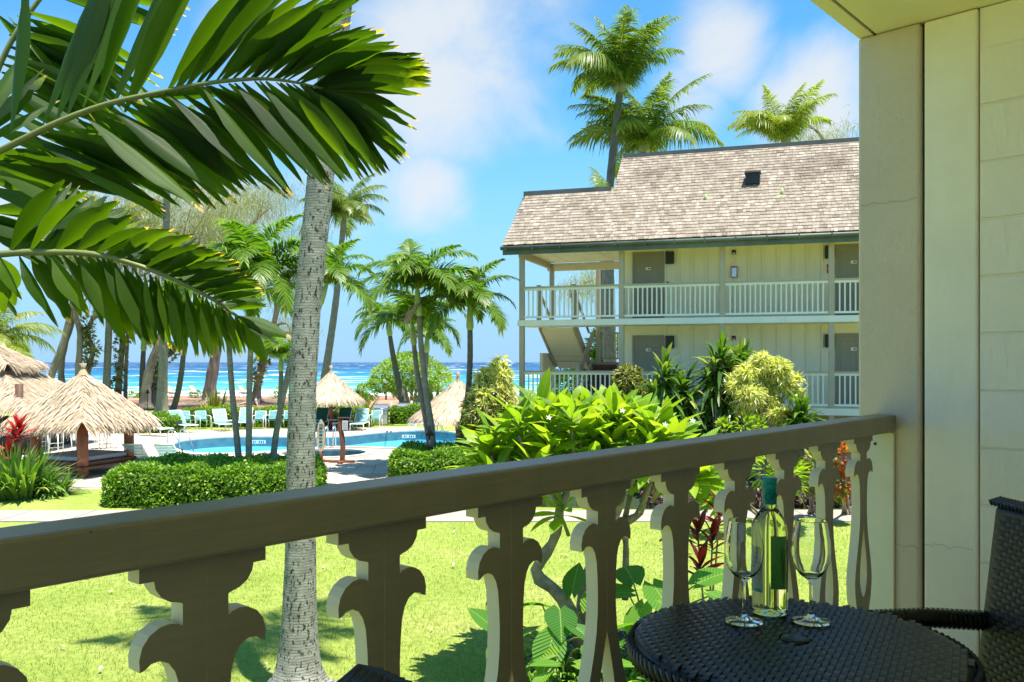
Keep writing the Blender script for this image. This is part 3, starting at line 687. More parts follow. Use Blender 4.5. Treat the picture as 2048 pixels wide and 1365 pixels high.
# bottle
def glassmat(name, col, ior=1.45, rough=.0):
    m = NT(name); m.col(col); m.set(Roughness=rough, IOR=ior); m.b.inputs['Transmission Weight'].default_value = 1.0; return m.m
M['wine'] = glassmat('wine_glass_bottle', (.86, .93, .48), 1.40); M['glass'] = glassmat('clear_glass', (.97, .985, .98), 1.45)
bp = P(1539, 1228, 1.924); bt = thing('wine_bottle', 'white wine bottle with teal screw cap on the wicker table', 'bottle', (bp.x, bp.y, ZT + .002))
MB().lathe([(0, .012), (.020, .006), (.030, .0005), (.0365, .002), (.0380, .008), (.0380, .175), (.0372, .190), (.0335, .205), (.026, .218), (.0185, .229), (.0150, .240), (.0143, .252), (.0143, .292), (0, .292)], 64).build('glass_body', M['wine'], bt, True)
cap = MB().lathe([(.0150, .240), (.0156, .241), (.0156, .274), (.0160, .2745), (.0160, .278), (.0155, .2785), (.0160, .279), (.0160, .283), (.0155, .2835), (.0160, .284), (.0160, .296), (.0148, .298), (0, .298)], 48).build('screw_cap', M['capsule'], bt, True)
for aa in (R(-62), R(-118)):
    mb = MB(); rr = .0158
    ring = [(rr * math.cos(aa + .42 * math.cos(b)), rr * math.sin(aa + .42 * math.cos(b)), .257 + .0085 * math.sin(b)) for b in np.linspace(0, 2 * math.pi, 20)]
    mb.tube(ring, .0011, 5, False).build('cap_emblem', M['capsuledark'], cap)
def labelpatch(a0, a1, z0, z1, mat, r=.0384): return MB().lathe([(r, z0), (r + .0003, (z0 + z1) / 2), (r, z1)], 18, a0=a0, a1=a1)
lb = labelpatch(R(178), R(232), .060, .150, M['label']).build('back_label', M['label'], bt, True)
labelpatch(R(178), R(232), .052, .0598, M['capsule']).build('label_band', M['capsule'], lb, True)
for i in range(6): labelpatch(R(190), R(226 - 6 * (i % 3)), .080 + i * .011, .0825 + i * .011, M['b_post'], .03875).build('text_line', M['b_post'], lb, True)
fl = labelpatch(R(-40), R(72), .050, .165, M['labelgreen']).build('front_label', M['labelgreen'], bt, True)
labelpatch(R(-28), R(60), .066, .138, M['label'], .03875).build('label_panel', M['label'], fl, True)
labelpatch(R(-20), R(50), .146, .156, M['label'], .03875).build('label_title', M['label'], fl, True)
GP = [(.0, .0), (.0405, .0), (.0413, .0012), (.036, .0032), (.020, .006), (.008, .011), (.0042, .022), (.0036, .045), (.0036, .075), (.005, .085), (.012, .091), (.024, .1), (.0335, .113), (.0390, .130), (.0405, .148), (.0392, .170), (.0355, .195), (.0320, .2135), (.0318, .2148), (.0312, .2154), (.0306, .2148), (.0307, .2135), (.0342, .195), (.0380, .170), (.0393, .148), (.0378, .131), (.0325, .115), (.0233, .1025), (.011, .0955), (.0, .0945)]
gme = MB().lathe(GP, 64).mesh('wine_glass', M['glass'], True)
for (x, lab) in ((1488, 'empty wine glass beside the bottle label, farther from the wall'), (1622, 'empty wine glass on the block wall side of the bottle')):
    q = P(x, 1245, GD(1245, ZT)); o = link('wine_glass', gme); o.location = (q.x, q.y, ZT + .0025); tag(o, lab, 'wine glass', 'two wine glasses on the table')

# ---------------------------------------------------------------- palms
def frond_mesh(name, mat, ln, a0, a1, nl, ll, lw, lift=.25, droop=.35, seed=0, rr=.02, side=0.0):
    g2 = np.random.default_rng(seed); K = 24; pts = [np.zeros(3)]
    for k in range(K):
        a = R(a0 + (a1 - a0) * ((k + .5) / K) ** 1.15); pts.append(pts[-1] + np.array([math.cos(a), side * ((k / K) ** 2) * .6, math.sin(a)]) * ln / K)
    pts = np.array(pts); ts = np.linspace(.10, 1.0, nl); parts = []
    for s in (-1, 1):
        tt = np.clip(ts + g2.normal(0, .004, nl), .05, 1.0); f = tt * K; i = np.clip(f.astype(int), 0, K - 1); fr = (f - i)[:, None]
        p = pts[i] * (1 - fr) + pts[i + 1] * fr; T = unit(pts[i + 1] - pts[i]); up = np.cross(T, np.array([0, 1.0, 0])); up = unit(np.where(up[:, 2:3] < 0, -up, up))
        fw = .35 + 1.3 * tt ** 3
        d = unit(np.array([0, s, 0]) + T * fw[:, None] + up * (lift + g2.normal(0, .10, nl))[:, None] + g2.normal(0, .06, (nl, 3)))
        prof_l = np.sin(np.clip(.25 + tt * .78, 0, 1) * math.pi) ** .6; prof_l = np.clip(prof_l, .3, 1)
        l = ll * prof_l * (.85 + .3 * g2.random(nl))
        parts.append(strips(p, d, up, l, np.full(nl, lw) * (.8 + .4 * g2.random(nl)), droop * (.6 + .8 * g2.random(nl)), [.5, 1, .8, .08], .25, var=np.clip(g2.normal(.42, .22, nl) + .25 * tt ** 4, 0, 1)))
    # rachis strips
    n = K; T = unit(pts[1:] - pts[:-1]); rad = rr * (1 - .85 * np.linspace(0, 1, n))
    for u in (np.array([0, 1.0, 0]), np.array([0, 0, 1.0])):
        parts.append(strips(pts[:-1], T, np.tile(u, (n, 1)), np.full(n, ln / K * 1.05), rad * 2, np.zeros(n), [1, .95, .9, .88], 0, var=np.full(n, .93)))
    return npmesh(name, parts, mat)
FM = {}
for k, (a0, a1) in enumerate([(76, -22), (62, -48), (46, -68), (24, -80), (84, 12)]):
    FM['manila', k] = frond_mesh('manila_frond', M['palm'], 1.0, a0, a1, 66, .32, .026, .42, .5, 10 + k, .016)
    FM['coco', k] = frond_mesh('coconut_frond', M['coco'], 1.0, a0 - 2, a1 + 14, 80, .25, .0145, .12, .65, 20 + k, .012, .25)
    FM['cocoy', k] = frond_mesh('coconut_frond', M['coco_y'], 1.0, a0 - 2, a1 + 14, 80, .25, .0145, .12, .65, 30 + k, .012, .25)
def curve(pts, n):
    pts = [Vector(p) for p in pts]; k = len(pts); out = []
    for i in range(n):
        f = i / (n - 1) * (k - 1); a = min(int(f), k - 2); t = f - a
        p0 = pts[max(a - 1, 0)]; p1 = pts[a]; p2 = pts[a + 1]; p3 = pts[min(a + 2, k - 1)]
        out.append(.5 * ((2 * p1) + (p2 - p0) * t + (2 * p0 - 5 * p1 + 4 * p2 - p3) * t * t + (3 * p1 - p0 - 3 * p2 + p3) * t ** 3))
    return out
def palm(label, path, r0, r1, kind='manila', nf=14, fl=2.2, shaft=0.0, mat='trunk', group=None, seed=1, bulge=1.5, sway=0.0, name=None, levels=(0, 1, 1, 2, 2, 3, 4), n=28, crown=True):
    rs = random.Random(seed); path = [Vector(p) for p in path]; base = path[0].copy()
    t = thing(name or ('coconut_palm' if kind != 'manila' else 'manila_palm'), label, 'palm tree', base, 0, group)
    cp = curve([p - base for p in path], n); rad = [(r0 + (r1 - r0) * i / (n - 1)) * (1 + (bulge - 1) * math.exp(-i / n * 14)) * (1 + .05 * (i % 2)) for i in range(n)]
    MB().tube(cp, rad, 14).build('trunk', M[mat], t, True)
    top = cp[-1]; ax = (cp[-1] - cp[-3]).normalized(); q = Vector((0, 0, 1)).rotation_difference(ax).to_matrix().to_4x4()
    if shaft:
        MB().lathe([(r1 * 1.02, -.02), (r1 * 1.45, shaft * .12), (r1 * 1.3, shaft * .5), (r1 * .8, shaft), (r1 * .3, shaft * 1.1)], 14).build('crownshaft', M['shaft'], t, True).matrix_local = Matrix.Translation(top) @ q
        top = top + ax * shaft * .95
    elif crown:
        MB().lathe([(r1 * 1.05, -.15), (r1 * 1.7, .05), (r1 * 1.6, .3), (r1 * .5, .5)], 12).build('crown_base', M['petiole'], t, True).matrix_local = Matrix.Translation(top) @ q
    nf = int(nf * (1.1 if kind == 'manila' else 1.35))
    for k in range(nf):
        lv = levels[k % len(levels)]; az = k * 2.39996 + rs.uniform(-.25, .25)
        az = az + sway * math.sin(az)
        s = fl * rs.uniform(.85, 1.15) * (1.16 if kind == 'manila' else 1.15)
        Mx = Matrix.Translation(top) @ Matrix.Rotation(az, 4, 'Z') @ Matrix.Rotation(rs.uniform(-.15, .15), 4, 'Y') @ Matrix.Rotation(rs.uniform(-.35, .35), 4, 'X') @ Matrix.Diagonal((s, s, s, 1))
        link('frond', FM[('manila' if kind == 'manila' else kind), lv], t, Mx)
    return t
def PP(pts, D): return [P(x, y, D) for x, y in pts]
# the big trunk in front of the railing
bb = G(597, 1388); Db = bb.y
bigpath = [bb, P(598, 1300, Db), P(601, 1100, Db), P(602, 900, Db + .02), P(612, 650, Db + .05), P(637, 400, Db + .08), P(660, 180, Db + .1), P(684, -60, Db + .12), P(720, -400, Db + .15), P(745, -700, Db + .2)]
t = thing('coconut_palm', 'large grey ringed palm trunk rising close in front of the railing', 'palm tree', bb)
nn = 220; cp = curve([p - bb for p in bigpath], nn); mb = MB(); nr = 40; vs = []; fs = []
for i, p in enumerate(cp):
    hz = p.z; rb = .136 + .22 * math.exp(-hz / .13) + .10 * math.exp(-hz / .85)
    ring = .5 + .5 * math.sin(hz * 62 + .8 * math.sin(hz * 3.1)); rb *= 1 + .018 * ring
    for j in range(nr):
        a = 2 * math.pi * j / nr; rr_ = rb * (1 + .015 * math.sin(5 * a + hz * 9) + random.uniform(-.012, .012) + (.10 * math.exp(-hz / .15) * math.sin(9 * a)))
        vs.append(p + Vector((math.cos(a) * rr_, math.sin(a) * rr_, 0)))
for i in range(nn - 1):
    for j in range(nr): fs.append((i * nr + j, i * nr + (j + 1) % nr, (i + 1) * nr + (j + 1) % nr, (i + 1) * nr + j))
mb.add(vs, fs).build('trunk', M['trunk_big'], t, True)
for k in range(6):
    s = random.uniform(2.2, 2.9); az = k * 2.4
    link('frond', FM['coco', (0, 1, 1, 2, 4)[k % 5]], t, Matrix.Translation(cp[-1]) @ Matrix.Rotation(az, 4, 'Z') @ Matrix.Diagonal((s, s, s, 1)))
mc = 'manila palms by the pool'
D1 = 22.3
palm('slim palm leaning left inside the long hedge, left of a straight one', PP([(481, 958), (474, 880), (464, 780), (458, 690), (457, 650)], D1), .082, .06, 'manila', 14, 1.6, .75, 'trunk', mc, 11, 1.25)
palm('slim straight lichen-spotted palm inside the long hedge', PP([(497, 962), (498, 860), (499, 760), (502, 690), (505, 620)], D1 - .2), .08, .06, 'manila', 15, 1.75, .8, 'trunk', mc, 12, 1.25)
palm('slim palm leaning right behind the big grey trunk, inside the long hedge', PP([(543, 952), (552, 870), (569, 780), (590, 700), (628, 640), (640, 610)], D1 + .4), .082, .058, 'manila', 13, 1.3, .6, 'trunk', mc, 13, 1.25)
palm('slim palm with pale crownshaft and seed stalk at the short hedge', PP([(868, 925), (862, 850), (853, 790), (843, 700), (838, 632)], 26.6), .105, .078, 'manila', 16, 1.95, .85, 'trunk', mc, 14, 1.2)
palm('slim palm crossing behind its seed-stalked neighbour', PP([(862, 905), (850, 830), (838, 770), (831, 720), (828, 690)], 28.6), .10, .075, 'manila', 13, 1.7, .7, 'trunk', mc, 15, 1.2)
palm('slim curved dark palm between the short hedge and yellow shrub', PP([(913, 925), (925, 850), (936, 790), (940, 720), (940, 660)], 26.8), .105, .08, 'manila', 15, 1.65, .72, 'trunk_d', mc, 16, 1.2)
palm('small ragged palm left of the round seaside tree', PP([(806, 806), (796, 760), (785, 705), (780, 672)], 54), .22, .13, 'manila', 12, 1.9, .9, 'trunk_d', mc, 17, 1.1)
palm('small palm whose crown rises over the round seaside tree', PP([(842, 808), (848, 760), (852, 720), (853, 705)], 52), .2, .13, 'manila', 12, 1.8, .9, 'trunk', mc, 18, 1.1)
palm('small young palm among the ironwoods with a pale crownshaft', PP([(285, 812), (284, 770), (286, 720), (287, 702)], 64), .22, .15, 'manila', 11, 2.3, 1.2, 'trunk_d', mc, 19, 1.1)
palm('thin dark palm leaning right among the ironwoods', PP([(344, 826), (355, 790), (363, 745), (367, 705), (368, 670)], 58), .2, .14, 'manila', 11, 2.2, 1.0, 'trunk_d', mc, 20, 1.1)
palm('short palm behind the pool between the two thatched cones', PP([(560, 812), (562, 775), (562, 742)], 60), .2, .14, 'manila', 10, 2.4, .9, 'trunk', mc, 21, 1.1)
palm('young palm shoot on the shore beside the round seaside tree', PP([(772, 800), (772, 788)], 66), .08, .06, 'manila', 7, 1.0, .2, 'trunk', mc, 22, 1.0)
cg = 'coconut palms'
palm('tall coconut palm right of the big trunk, windswept crown', PP([(640, 812), (655, 720), (672, 600), (684, 480), (689, 432)], 56), .26, .15, 'coco', 18, 2.9, 0, 'trunk', cg, 31, 1.4, .3)
palm('tall coconut palm trunk standing straight beyond the thatched pavilion', PP([(211, 815), (216, 700), (221, 560), (222, 470)], 62), .26, .18, 'cocoy', 16, 3.6, 0, 'trunk', cg, 32, 1.4)
palm('tall pale coconut palm with swollen stump among the ironwoods', PP([(323, 834), (326, 740), (330, 600), (333, 420), (336, 300)], 54.6), .30, .16, 'coco', 16, 3.4, 0, 'trunk', cg, 33, 1.9)
palm('leaning yellowish coconut palm beyond the bar hut', PP([(-160, 850), (-110, 760), (-55, 700), (-20, 690)], 47), .25, .17, 'cocoy', 16, 3.2, 0, 'trunk', cg, 34, 1.4)
palm('tallest coconut palm behind the shingled roof', PP([(1195, 800), (1205, 600), (1219, 380), (1232, 250), (1240, 180)], 41), .22, .15, 'coco', 17, 3.5, 0, 'trunk_d', cg, 35, 1.4, .4, levels=(4, 0, 0, 1, 4, 0, 1, 2))
palm('windswept coconut palm just above the ridge, beside the tallest one', PP([(1290, 820), (1290, 600), (1287, 420), (1287, 300)], 44), .22, .16, 'coco', 19, 3.7, 0, 'trunk_d', cg, 36, 1.4, .5, levels=(4, 0, 1, 1, 0, 2))
palm('yellow-green coconut palm peeking over the ridge near the pilaster', PP([(1570, 820), (1570, 600), (1570, 420), (1572, 285)], 46), .22, .16, 'cocoy', 15, 3.0, 0, 'trunk_d', cg, 37, 1.4, .5, levels=(4, 0, 1, 0, 1))
palm('lichen-grey coconut palm seen through the stairwell', PP([(1222, 830), (1219, 700), (1216, 560), (1214, 430)], 37), .30, .24, 'coco', 10, 2.2, 0, 'trunk', cg, 38, 1.2, n=30)
# seed stalk on the near manila palm
palmo = [o for o in C.objects if o.name.startswith('manila_palm') and 'seed stalk' in o.get('label', '')][0]
sd = P(822, 628, 26.5) - palmo.location; stm = MB()
for k in range(16): stm.tube([sd + Vector((.2, 0, .3)), sd + Vector((random.uniform(-.15, .1), random.uniform(-.2, .1), random.uniform(-.1, .2))), sd + Vector((random.uniform(-.3, .0), random.uniform(-.3, .1), random.uniform(-.45, .0)))], .012, 4)
stm.build('seed_stalk', M['wood_bare'], palmo)

# ---------------------------------------------------------------- near fronds in the upper left
np_ = thing('overhanging_palm', 'broad-leafed palm with big backlit fronds hanging in from the side', 'palm tree', (-3.3, 3.0, 0))
nb = Vector((-3.3, 3.0, 0))
MB().tube(curve([(0, 0, 0), (.05, -.05, 1.6), (.1, -.1, 3.2)], 16), [.13 - .003 * i for i in range(16)], 16).build('trunk', M['trunk'], np_, True)
MB().lathe([(.09, 3.15), (.12, 3.3), (.10, 3.9), (.05, 4.5)], 16, (.1, -.1, 0)).build('crownshaft', M['shaft'], np_, True)
def wprof(t): return max(.10, min(1.0, (t / .38) ** .8)) * (1.0 if t < .5 else max(.10, 1 - ((t - .5) / .5) ** 1.5 * .90))
def leaflet(parent, b, tip, wd, sag=.05, roll=0.0, fan=1.0, tear=0.0):
    b = Vector(b); tip = Vector(tip); d = (tip - b); ln = d.length; d.normalize()
    view = ((b + tip) / 2 - Vector((0, 0, EYE))).normalized()
    sd = d.cross(view).normalized(); nn_ = sd.cross(d)
    roll = roll + (.75 if (Matrix.Rotation(.5, 3, d) @ nn_).z ** 2 > (Matrix.Rotation(-.5, 3, d) @ nn_).z ** 2 else -.75)
    rot = Matrix.Rotation(roll, 3, d); sd = rot @ sd; nn_ = rot @ nn_
    K = 12; vs = []; tt = []
    rs = random.Random(int((b.x * 7919 + tip.z * 104729 + tip.x * 3571) * 100))
    for k in range(K + 1):
        t = k / K; c = b + d * ln * t + Vector((0, 0, 1)) * (sag * ln * math.sin(math.pi * t)) 
        h = wd / 2 * (wprof(t) if fan == 1.0 else max(.12, min(1, t / .8)) * (1 if t < .93 else .8))
        j = [rs.uniform(.92, 1.05) if t < .75 else rs.uniform(.6, 1.1) for _ in range(2)]
        e = -rs.uniform(.02, .10) * ln if k == K else (-.02 * ln if k == K - 1 and rs.random() < .5 else 0)
        vs += [c - sd * h * j[0] + nn_ * h * .38, c - sd * h * .5 * j[0] + nn_ * h * .12, c + d * e, c + sd * h * .5 * j[1] + nn_ * h * .15, c + sd * h * j[1] + nn_ * h * .38 + d * (e * rs.uniform(-.2, .6))]; tt += [t] * 5
    fs = [(k * 5 + i, k * 5 + i + 1, k * 5 + i + 6, k * 5 + i + 5) for k in range(K) for i in range(4)]
    me = bpy.data.meshes.new('leaflet'); me.from_pydata([tuple(v - b) for v in vs], [], fs); me.materials.append(M['nearleaf'])
    at = me.attributes.new('tt', 'FLOAT', 'POINT'); at.data.foreach_set('value', tt)
    me.attributes.new('cc', 'FLOAT', 'POINT').data.foreach_set('value', [(-1, -.5, 0, .5, 1)[i % 5] for i in range(len(vs))])
    me.polygons.foreach_set('use_smooth', [True] * len(fs)); me.update()
    o = link('leaflet', me, parent); o.location = b - nb
    return o
def near_frond(rpx, Ds, r0, r1, leaves, rollb=0.0):
    pts = [P(x, y, D) for (x, y), D in zip(rpx, Ds)]; cpx = curve(pts, 30)
    fr = MB().tube([p - nb for p in cpx], [r0 + (r1 - r0) * i / 29 for i in range(30)], 8).build('frond', M['petiole'], np_, True)
    rl_ = random.Random(len(leaves)); ext = []
    for a_, b_ in zip(leaves, leaves[1:]):
        if len(a_) > 6 or len(b_) > 6 or math.hypot(a_[2] - b_[2], a_[3] - b_[3]) > 190 or math.hypot(a_[0] - b_[0], a_[1] - b_[1]) > 110: continue
        for k_ in (rl_.uniform(.2, .45), rl_.uniform(.55, .8)): ext.append(tuple(a_[i] * (1 - k_) + b_[i] * k_ for i in range(5)) + (rl_.uniform(.06, .2),))
    for lf in list(leaves) + ext:
        bx_, by_, tx, ty, wpx = lf[:5]; dD = lf[5] if len(lf) > 5 else 0
        best = min(range(30), key=lambda i: (1024 + cpx[i].x / cpx[i].y * F_PX - bx_) ** 2 + (HZ - (cpx[i].z - EYE) / cpx[i].y * F_PX - by_) ** 2)
        Dl = cpx[best].y; b = P(bx_, by_, Dl); tip = P(tx, ty, Dl + dD)
        o = leaflet(fr, b, tip, wpx / F_PX * Dl * .88, random.uniform(.01, .06), rollb + random.uniform(-.45, .35), lf[6] if len(lf) > 6 else 1.0)
        o.location = b - nb
    return fr
A = [(250, 225, 430, -130, 60, .05), (165, 215, 290, -160, 75, .1), (85, 250, 200, -60, 60, .1), (330, 195, 545, -90, 58), (390, 176, 640, -110, 55), (440, 166, 650, -10, 50), (500, 160, 735, -20, 48), (530, 160, 705, 45, 40), (565, 160, 770, 60, 42), (600, 168, 800, 92, 45), (20, 270, 50, -60, 65, .1),
     (640, 178, 862, 172, 46, .03), (640, 177, 866, 150, 46, .05), (640, 176, 860, 128, 42, .07), (635, 175, 846, 108, 38, .08), (625, 173, 800, 112, 34, .1), (640, 179, 850, 192, 36, .02),
     (640, 180, 820, 316, 46, .02), (638, 179, 800, 330, 44, .05), (642, 180, 815, 290, 42, .0), (620, 174, 780, 345, 44, .08), (600, 170, 762, 352, 50), (560, 166, 730, 362, 48), (520, 162, 698, 366, 48), (470, 166, 655, 378, 55), (420, 172, 640, 350, 40, .1), (405, 172, 590, 395, 58), (335, 186, 580, 400, 62), (285, 200, 500, 372, 60, .1), (220, 215, 480, 410, 60), (175, 235, 410, 425, 60, -.05), (100, 262, 400, 385, 62, .05), (70, 275, 335, 440, 60), (10, 312, 330, 412, 62), (0, 330, 250, 392, 55, .1), (300, 196, 480, 185, 30, .2), (-30, 330, 265, 485, 60, -.1), (-40, 372, 265, 487, 55, -.1)]
near_frond([(-260, 430), (-120, 355), (0, 302), (110, 248), (210, 210), (320, 185), (420, 166), (520, 158), (590, 165), (645, 178)], [2.55, 2.5, 2.45, 2.43, 2.42, 2.42, 2.42, 2.44, 2.46, 2.48], .0125, .003, A)
Bv = [(40, 512, 118, 655, 68), (105, 510, 180, 632, 62), (160, 512, 255, 692, 55), (205, 515, 300, 690, 48), (230, 525, 305, 700, 50), (290, 545, 318, 690, 36), (318, 556, 345, 700, 38), (345, 566, 365, 712, 36), (375, 580, 398, 718, 34), (405, 592, 425, 716, 32), (432, 606, 450, 706, 26), (450, 620, 482, 715, 24), (475, 632, 492, 706, 22), (490, 640, 535, 730, 34),
      (475, 632, 583, 675, 46, .02, 1.0), (455, 620, 535, 614, 20), (435, 606, 530, 590, 26), (412, 592, 525, 578, 28), (385, 580, 520, 562, 28), (360, 568, 480, 545, 28), (335, 556, 480, 524, 30), (318, 548, 440, 505, 34), (285, 540, 405, 490, 36), (270, 530, 390, 470, 38), (235, 520, 350, 458, 42), (190, 510, 300, 455, 44), (150, 505, 270, 430, 50), (110, 505, 240, 400, 55), (60, 505, 180, 380, 60), (20, 505, 130, 360, 60), (0, 512, 45, 600, 66), (-30, 512, -5, 640, 60), (480, 636, 560, 690, 26)]
near_frond([(-200, 560), (-80, 520), (20, 507), (100, 505), (180, 508), (260, 526), (340, 556), (420, 596), (470, 630), (495, 645)], [2.3, 2.28, 2.25, 2.23, 2.22, 2.22, 2.23, 2.25, 2.28, 2.3], .011, .003, Bv)
# backlit fronds behind: rachis passes out of the top left
Cv = [(40, 20, 330, 160, 44), (20, 60, 300, 210, 44), (10, 110, 270, 250, 42), (0, 160, 230, 290, 42), (-10, 210, 190, 320, 42), (80, -20, 350, 70, 44), (130, -60, 380, 20, 44), (-20, 260, 150, 330, 38), (60, 40, 250, 230, 40, .1), (-5, 30, 160, 250, 44, .1), (-30, 330, 90, 300, 34), (170, -100, 350, -20, 40)]
near_frond([(-90, 420), (-60, 300), (-20, 180), (30, 70), (110, -40), (200, -140)], [3.0, 3.0, 3.0, 3.0, 3.02, 3.05], .013, .006, Cv)
Dv = [(-60, 420, 150, 560, 60), (-40, 440, 90, 480, 55), (-60, 360, 230, 330, 60, .15), (-50, 330, 180, 400, 55), (-70, 450, 40, 640, 60), (-70, 470, -10, 600, 50), (-40, 420, 200, 450, 46), (-30, 520, 20, 600, 50), (-60, 300, 120, 200, 46, .2), (-50, 270, 60, 90, 46, .2)]
near_frond([(-300, 520), (-200, 470), (-120, 430), (-60, 400), (-20, 385)], [2.8, 2.8, 2.78, 2.76, 2.75], .014, .006, Dv)

# ---------------------------------------------------------------- plumeria, broad leaf plants
def leafmesh(name, prof, ln, wd, mat, fold=.25, droop=.25, curl=0.0, heart=False):
    K = len(prof) - 1; vs = []; tt = []
    for k, w_ in enumerate(prof):
        t = k / K; x = ln * t; z = -droop * ln * t * t; h = wd / 2 * w_
        back = -.18 * ln if (heart and k == 0) else (-.06 * ln if heart and k == 1 else 0)
        vs += [(x + back, -h, z + h * fold), (x + back * .5, -h * .5, z + h * fold * .35), (x, 0, z), (x + back * .5, h * .5, z + h * fold * .35), (x + back, h, z + h * fold)]; tt += [t] * 5
    fs = [(k * 5 + i, k * 5 + i + 1, k * 5 + i + 6, k * 5 + i + 5) for k in range(K) for i in range(4)]
    me = bpy.data.meshes.new(name); me.from_pydata(vs, [], fs); me.materials.append(mat)
    for nm, arr in (('tt', tt), ('var', [.5] * len(vs))): me.attributes.new(nm, 'FLOAT', 'POINT').data.foreach_set('value', arr)
    me.polygons.foreach_set('use_smooth', [True] * len(fs)); me.update(); return me
def orient(p, d, roll=0.0, s=1.0):
    d = Vector(d).normalized(); u = Vector((0, 0, 1)); sd = u.cross(d)
    sd = sd.normalized() if sd.length > 1e-3 else Vector((0, 1, 0)); n2 = d.cross(sd)
    m3 = Matrix((d, sd, n2)).transposed().to_4x4()
    return Matrix.Translation(p) @ m3 @ Matrix.Rotation(roll, 4, 'X') @ Matrix.Diagonal((s, s, s, 1))
Dp = 9.6; pb = G(1175, 1330)
pl = thing('plumeria_tree', 'bright lime leafed plumeria with knobbly grey branches below the railing', 'tree', pb)
lm = [leafmesh('plumeria_leaf', [.12, .5, .85, 1, .92, .6, .05], 1.0, .30, M['plumeria'], .22, dr) for dr in (.12, .28, .42)]
heads = []
def branch(pts, r0, r1): MB().tube([p - pb for p in curve(pts, 14)], [(r0 + (r1 - r0) * i / 13) * (1 + .12 * math.sin(i * 2.3)) for i in range(14)], 10).build('branch', M['plumbark'], pl, True)
branch([pb, P(1150, 1250, Dp - .3), P(1120, 1190, Dp - .3), P(1072, 1150, Dp - .35), P(1090, 1110, Dp - .4), P(1112, 1070, Dp - .4), P(1120, 1010, Dp - .4)], .085, .045)
branch([pb, P(1165, 1200, Dp), P(1190, 1120, Dp), P(1215, 1060, Dp), P(1240, 1000, Dp), P(1230, 930, Dp), P(1200, 880, Dp)], .085, .04)
branch([P(1215, 1060, Dp), P(1260, 1040, Dp + .1), P(1282, 1020, Dp + .1), P(1300, 960, Dp + .2), P(1330, 900, Dp + .3)], .05, .03)
branch([P(1120, 1010, Dp - .4), P(1090, 960, Dp - .2), P(1060, 920, Dp)], .045, .03); branch([P(1120, 1010, Dp - .4), P(1150, 950, Dp - .1), P(1140, 880, Dp + .2)], .045, .03)
branch([P(1250, 1200, Dp + .3), P(1252, 1100, Dp + .3), P(1250, 1040, Dp + .2), P(1270, 960, Dp + .3)], .04, .03)
hp_px = []
rs = random.Random(5)
def crown_top(x): return 800 + 92 * ((x - 1165) / 210) ** 2 if abs(x - 1165) < 330 else 1000
k = 0
while len(hp_px) < 120:
    x = rs.uniform(965, 1420); y = rs.uniform(775, 960)
    if y < crown_top(x) + 8: continue
    if all((x - a) ** 2 + ((y - b) * 1.3) ** 2 > 18 ** 2 for a, b, _ in hp_px): hp_px.append((x, y, Dp + rs.uniform(-.7, .9)))
    k += 1
    if k > 20000: break
hp_px += [(1125, 1015, Dp - .5), (1420, 965, Dp + .2), (1300, 955, Dp - .3), (1370, 950, Dp), (1400, 940, Dp + .1), (960, 900, Dp), (985, 920, Dp - .3)]
heads = [P(x, y, D) for x, y, D in hp_px]; heads.sort(key=lambda p: p.y); cnt = 0; massP = []
cen = P(1190, 960, Dp)
for hi, h in enumerate(heads):
    st = rs.uniform(0, 6.28); base = h - Vector((0, 0, .16)); tw = (h - cen).normalized()
    if hi < 40: MB().tube([h - pb - Vector((0, 0, .35)) - tw * .12, h - pb - Vector((0, 0, .12))], [.022, .016], 6).build('twig', M['plumbark'], pl, True)
    for j in range(10):
        az = st + j * 2.4; el = R(62 - 7 * j + rs.uniform(-8, 8)); d = Vector((math.cos(az) * math.cos(el), math.sin(az) * math.cos(el), math.sin(el))) + tw * .35
        ln = rs.uniform(.34, .50)
        if cnt < 300: link('leaf', lm[j % 3], pl, orient(h - pb + Vector((0, 0, -.012 * j)), d, rs.uniform(-.4, .4), ln)); cnt += 1
        else: massP.append((h - pb + Vector((0, 0, -.012 * j)), d, ln))
n = len(massP); me = npmesh('leaves_behind', [strips(np.array([tuple(a[0]) for a in massP]), np.array([tuple(a[1]) for a in massP]), np.tile([0, 0, 1.0], (n, 1)) + rdir(n) * .3, np.array([a[2] for a in massP]), np.full(n, .12), np.full(n, .3), [.12, .6, .95, .95, .6, .05], .22)], M['plumeria2'])
tag(link('leaves_behind', me, pl), kind='stuff')
fm = MB()
for k in range(5):
    a = k * 1.2566; fm.add([(0, 0, 0), (.012 * math.cos(a - .5), .012 * math.sin(a - .5), .01), (.035 * math.cos(a), .035 * math.sin(a), .014), (.02 * math.cos(a + .6), .02 * math.sin(a + .6), .012)], [(0, 1, 2, 3)])
fme = fm.mesh('flower', M['flower'])
for (x, y) in ((1315, 858), (1330, 850), (1245, 822), (1098, 836), (1385, 842), (1352, 868)):
    link('flower', fme, pl, Matrix.Translation(P(x, y, Dp - .75) - pb) @ Matrix.Rotation(R(60), 4, 'X'))
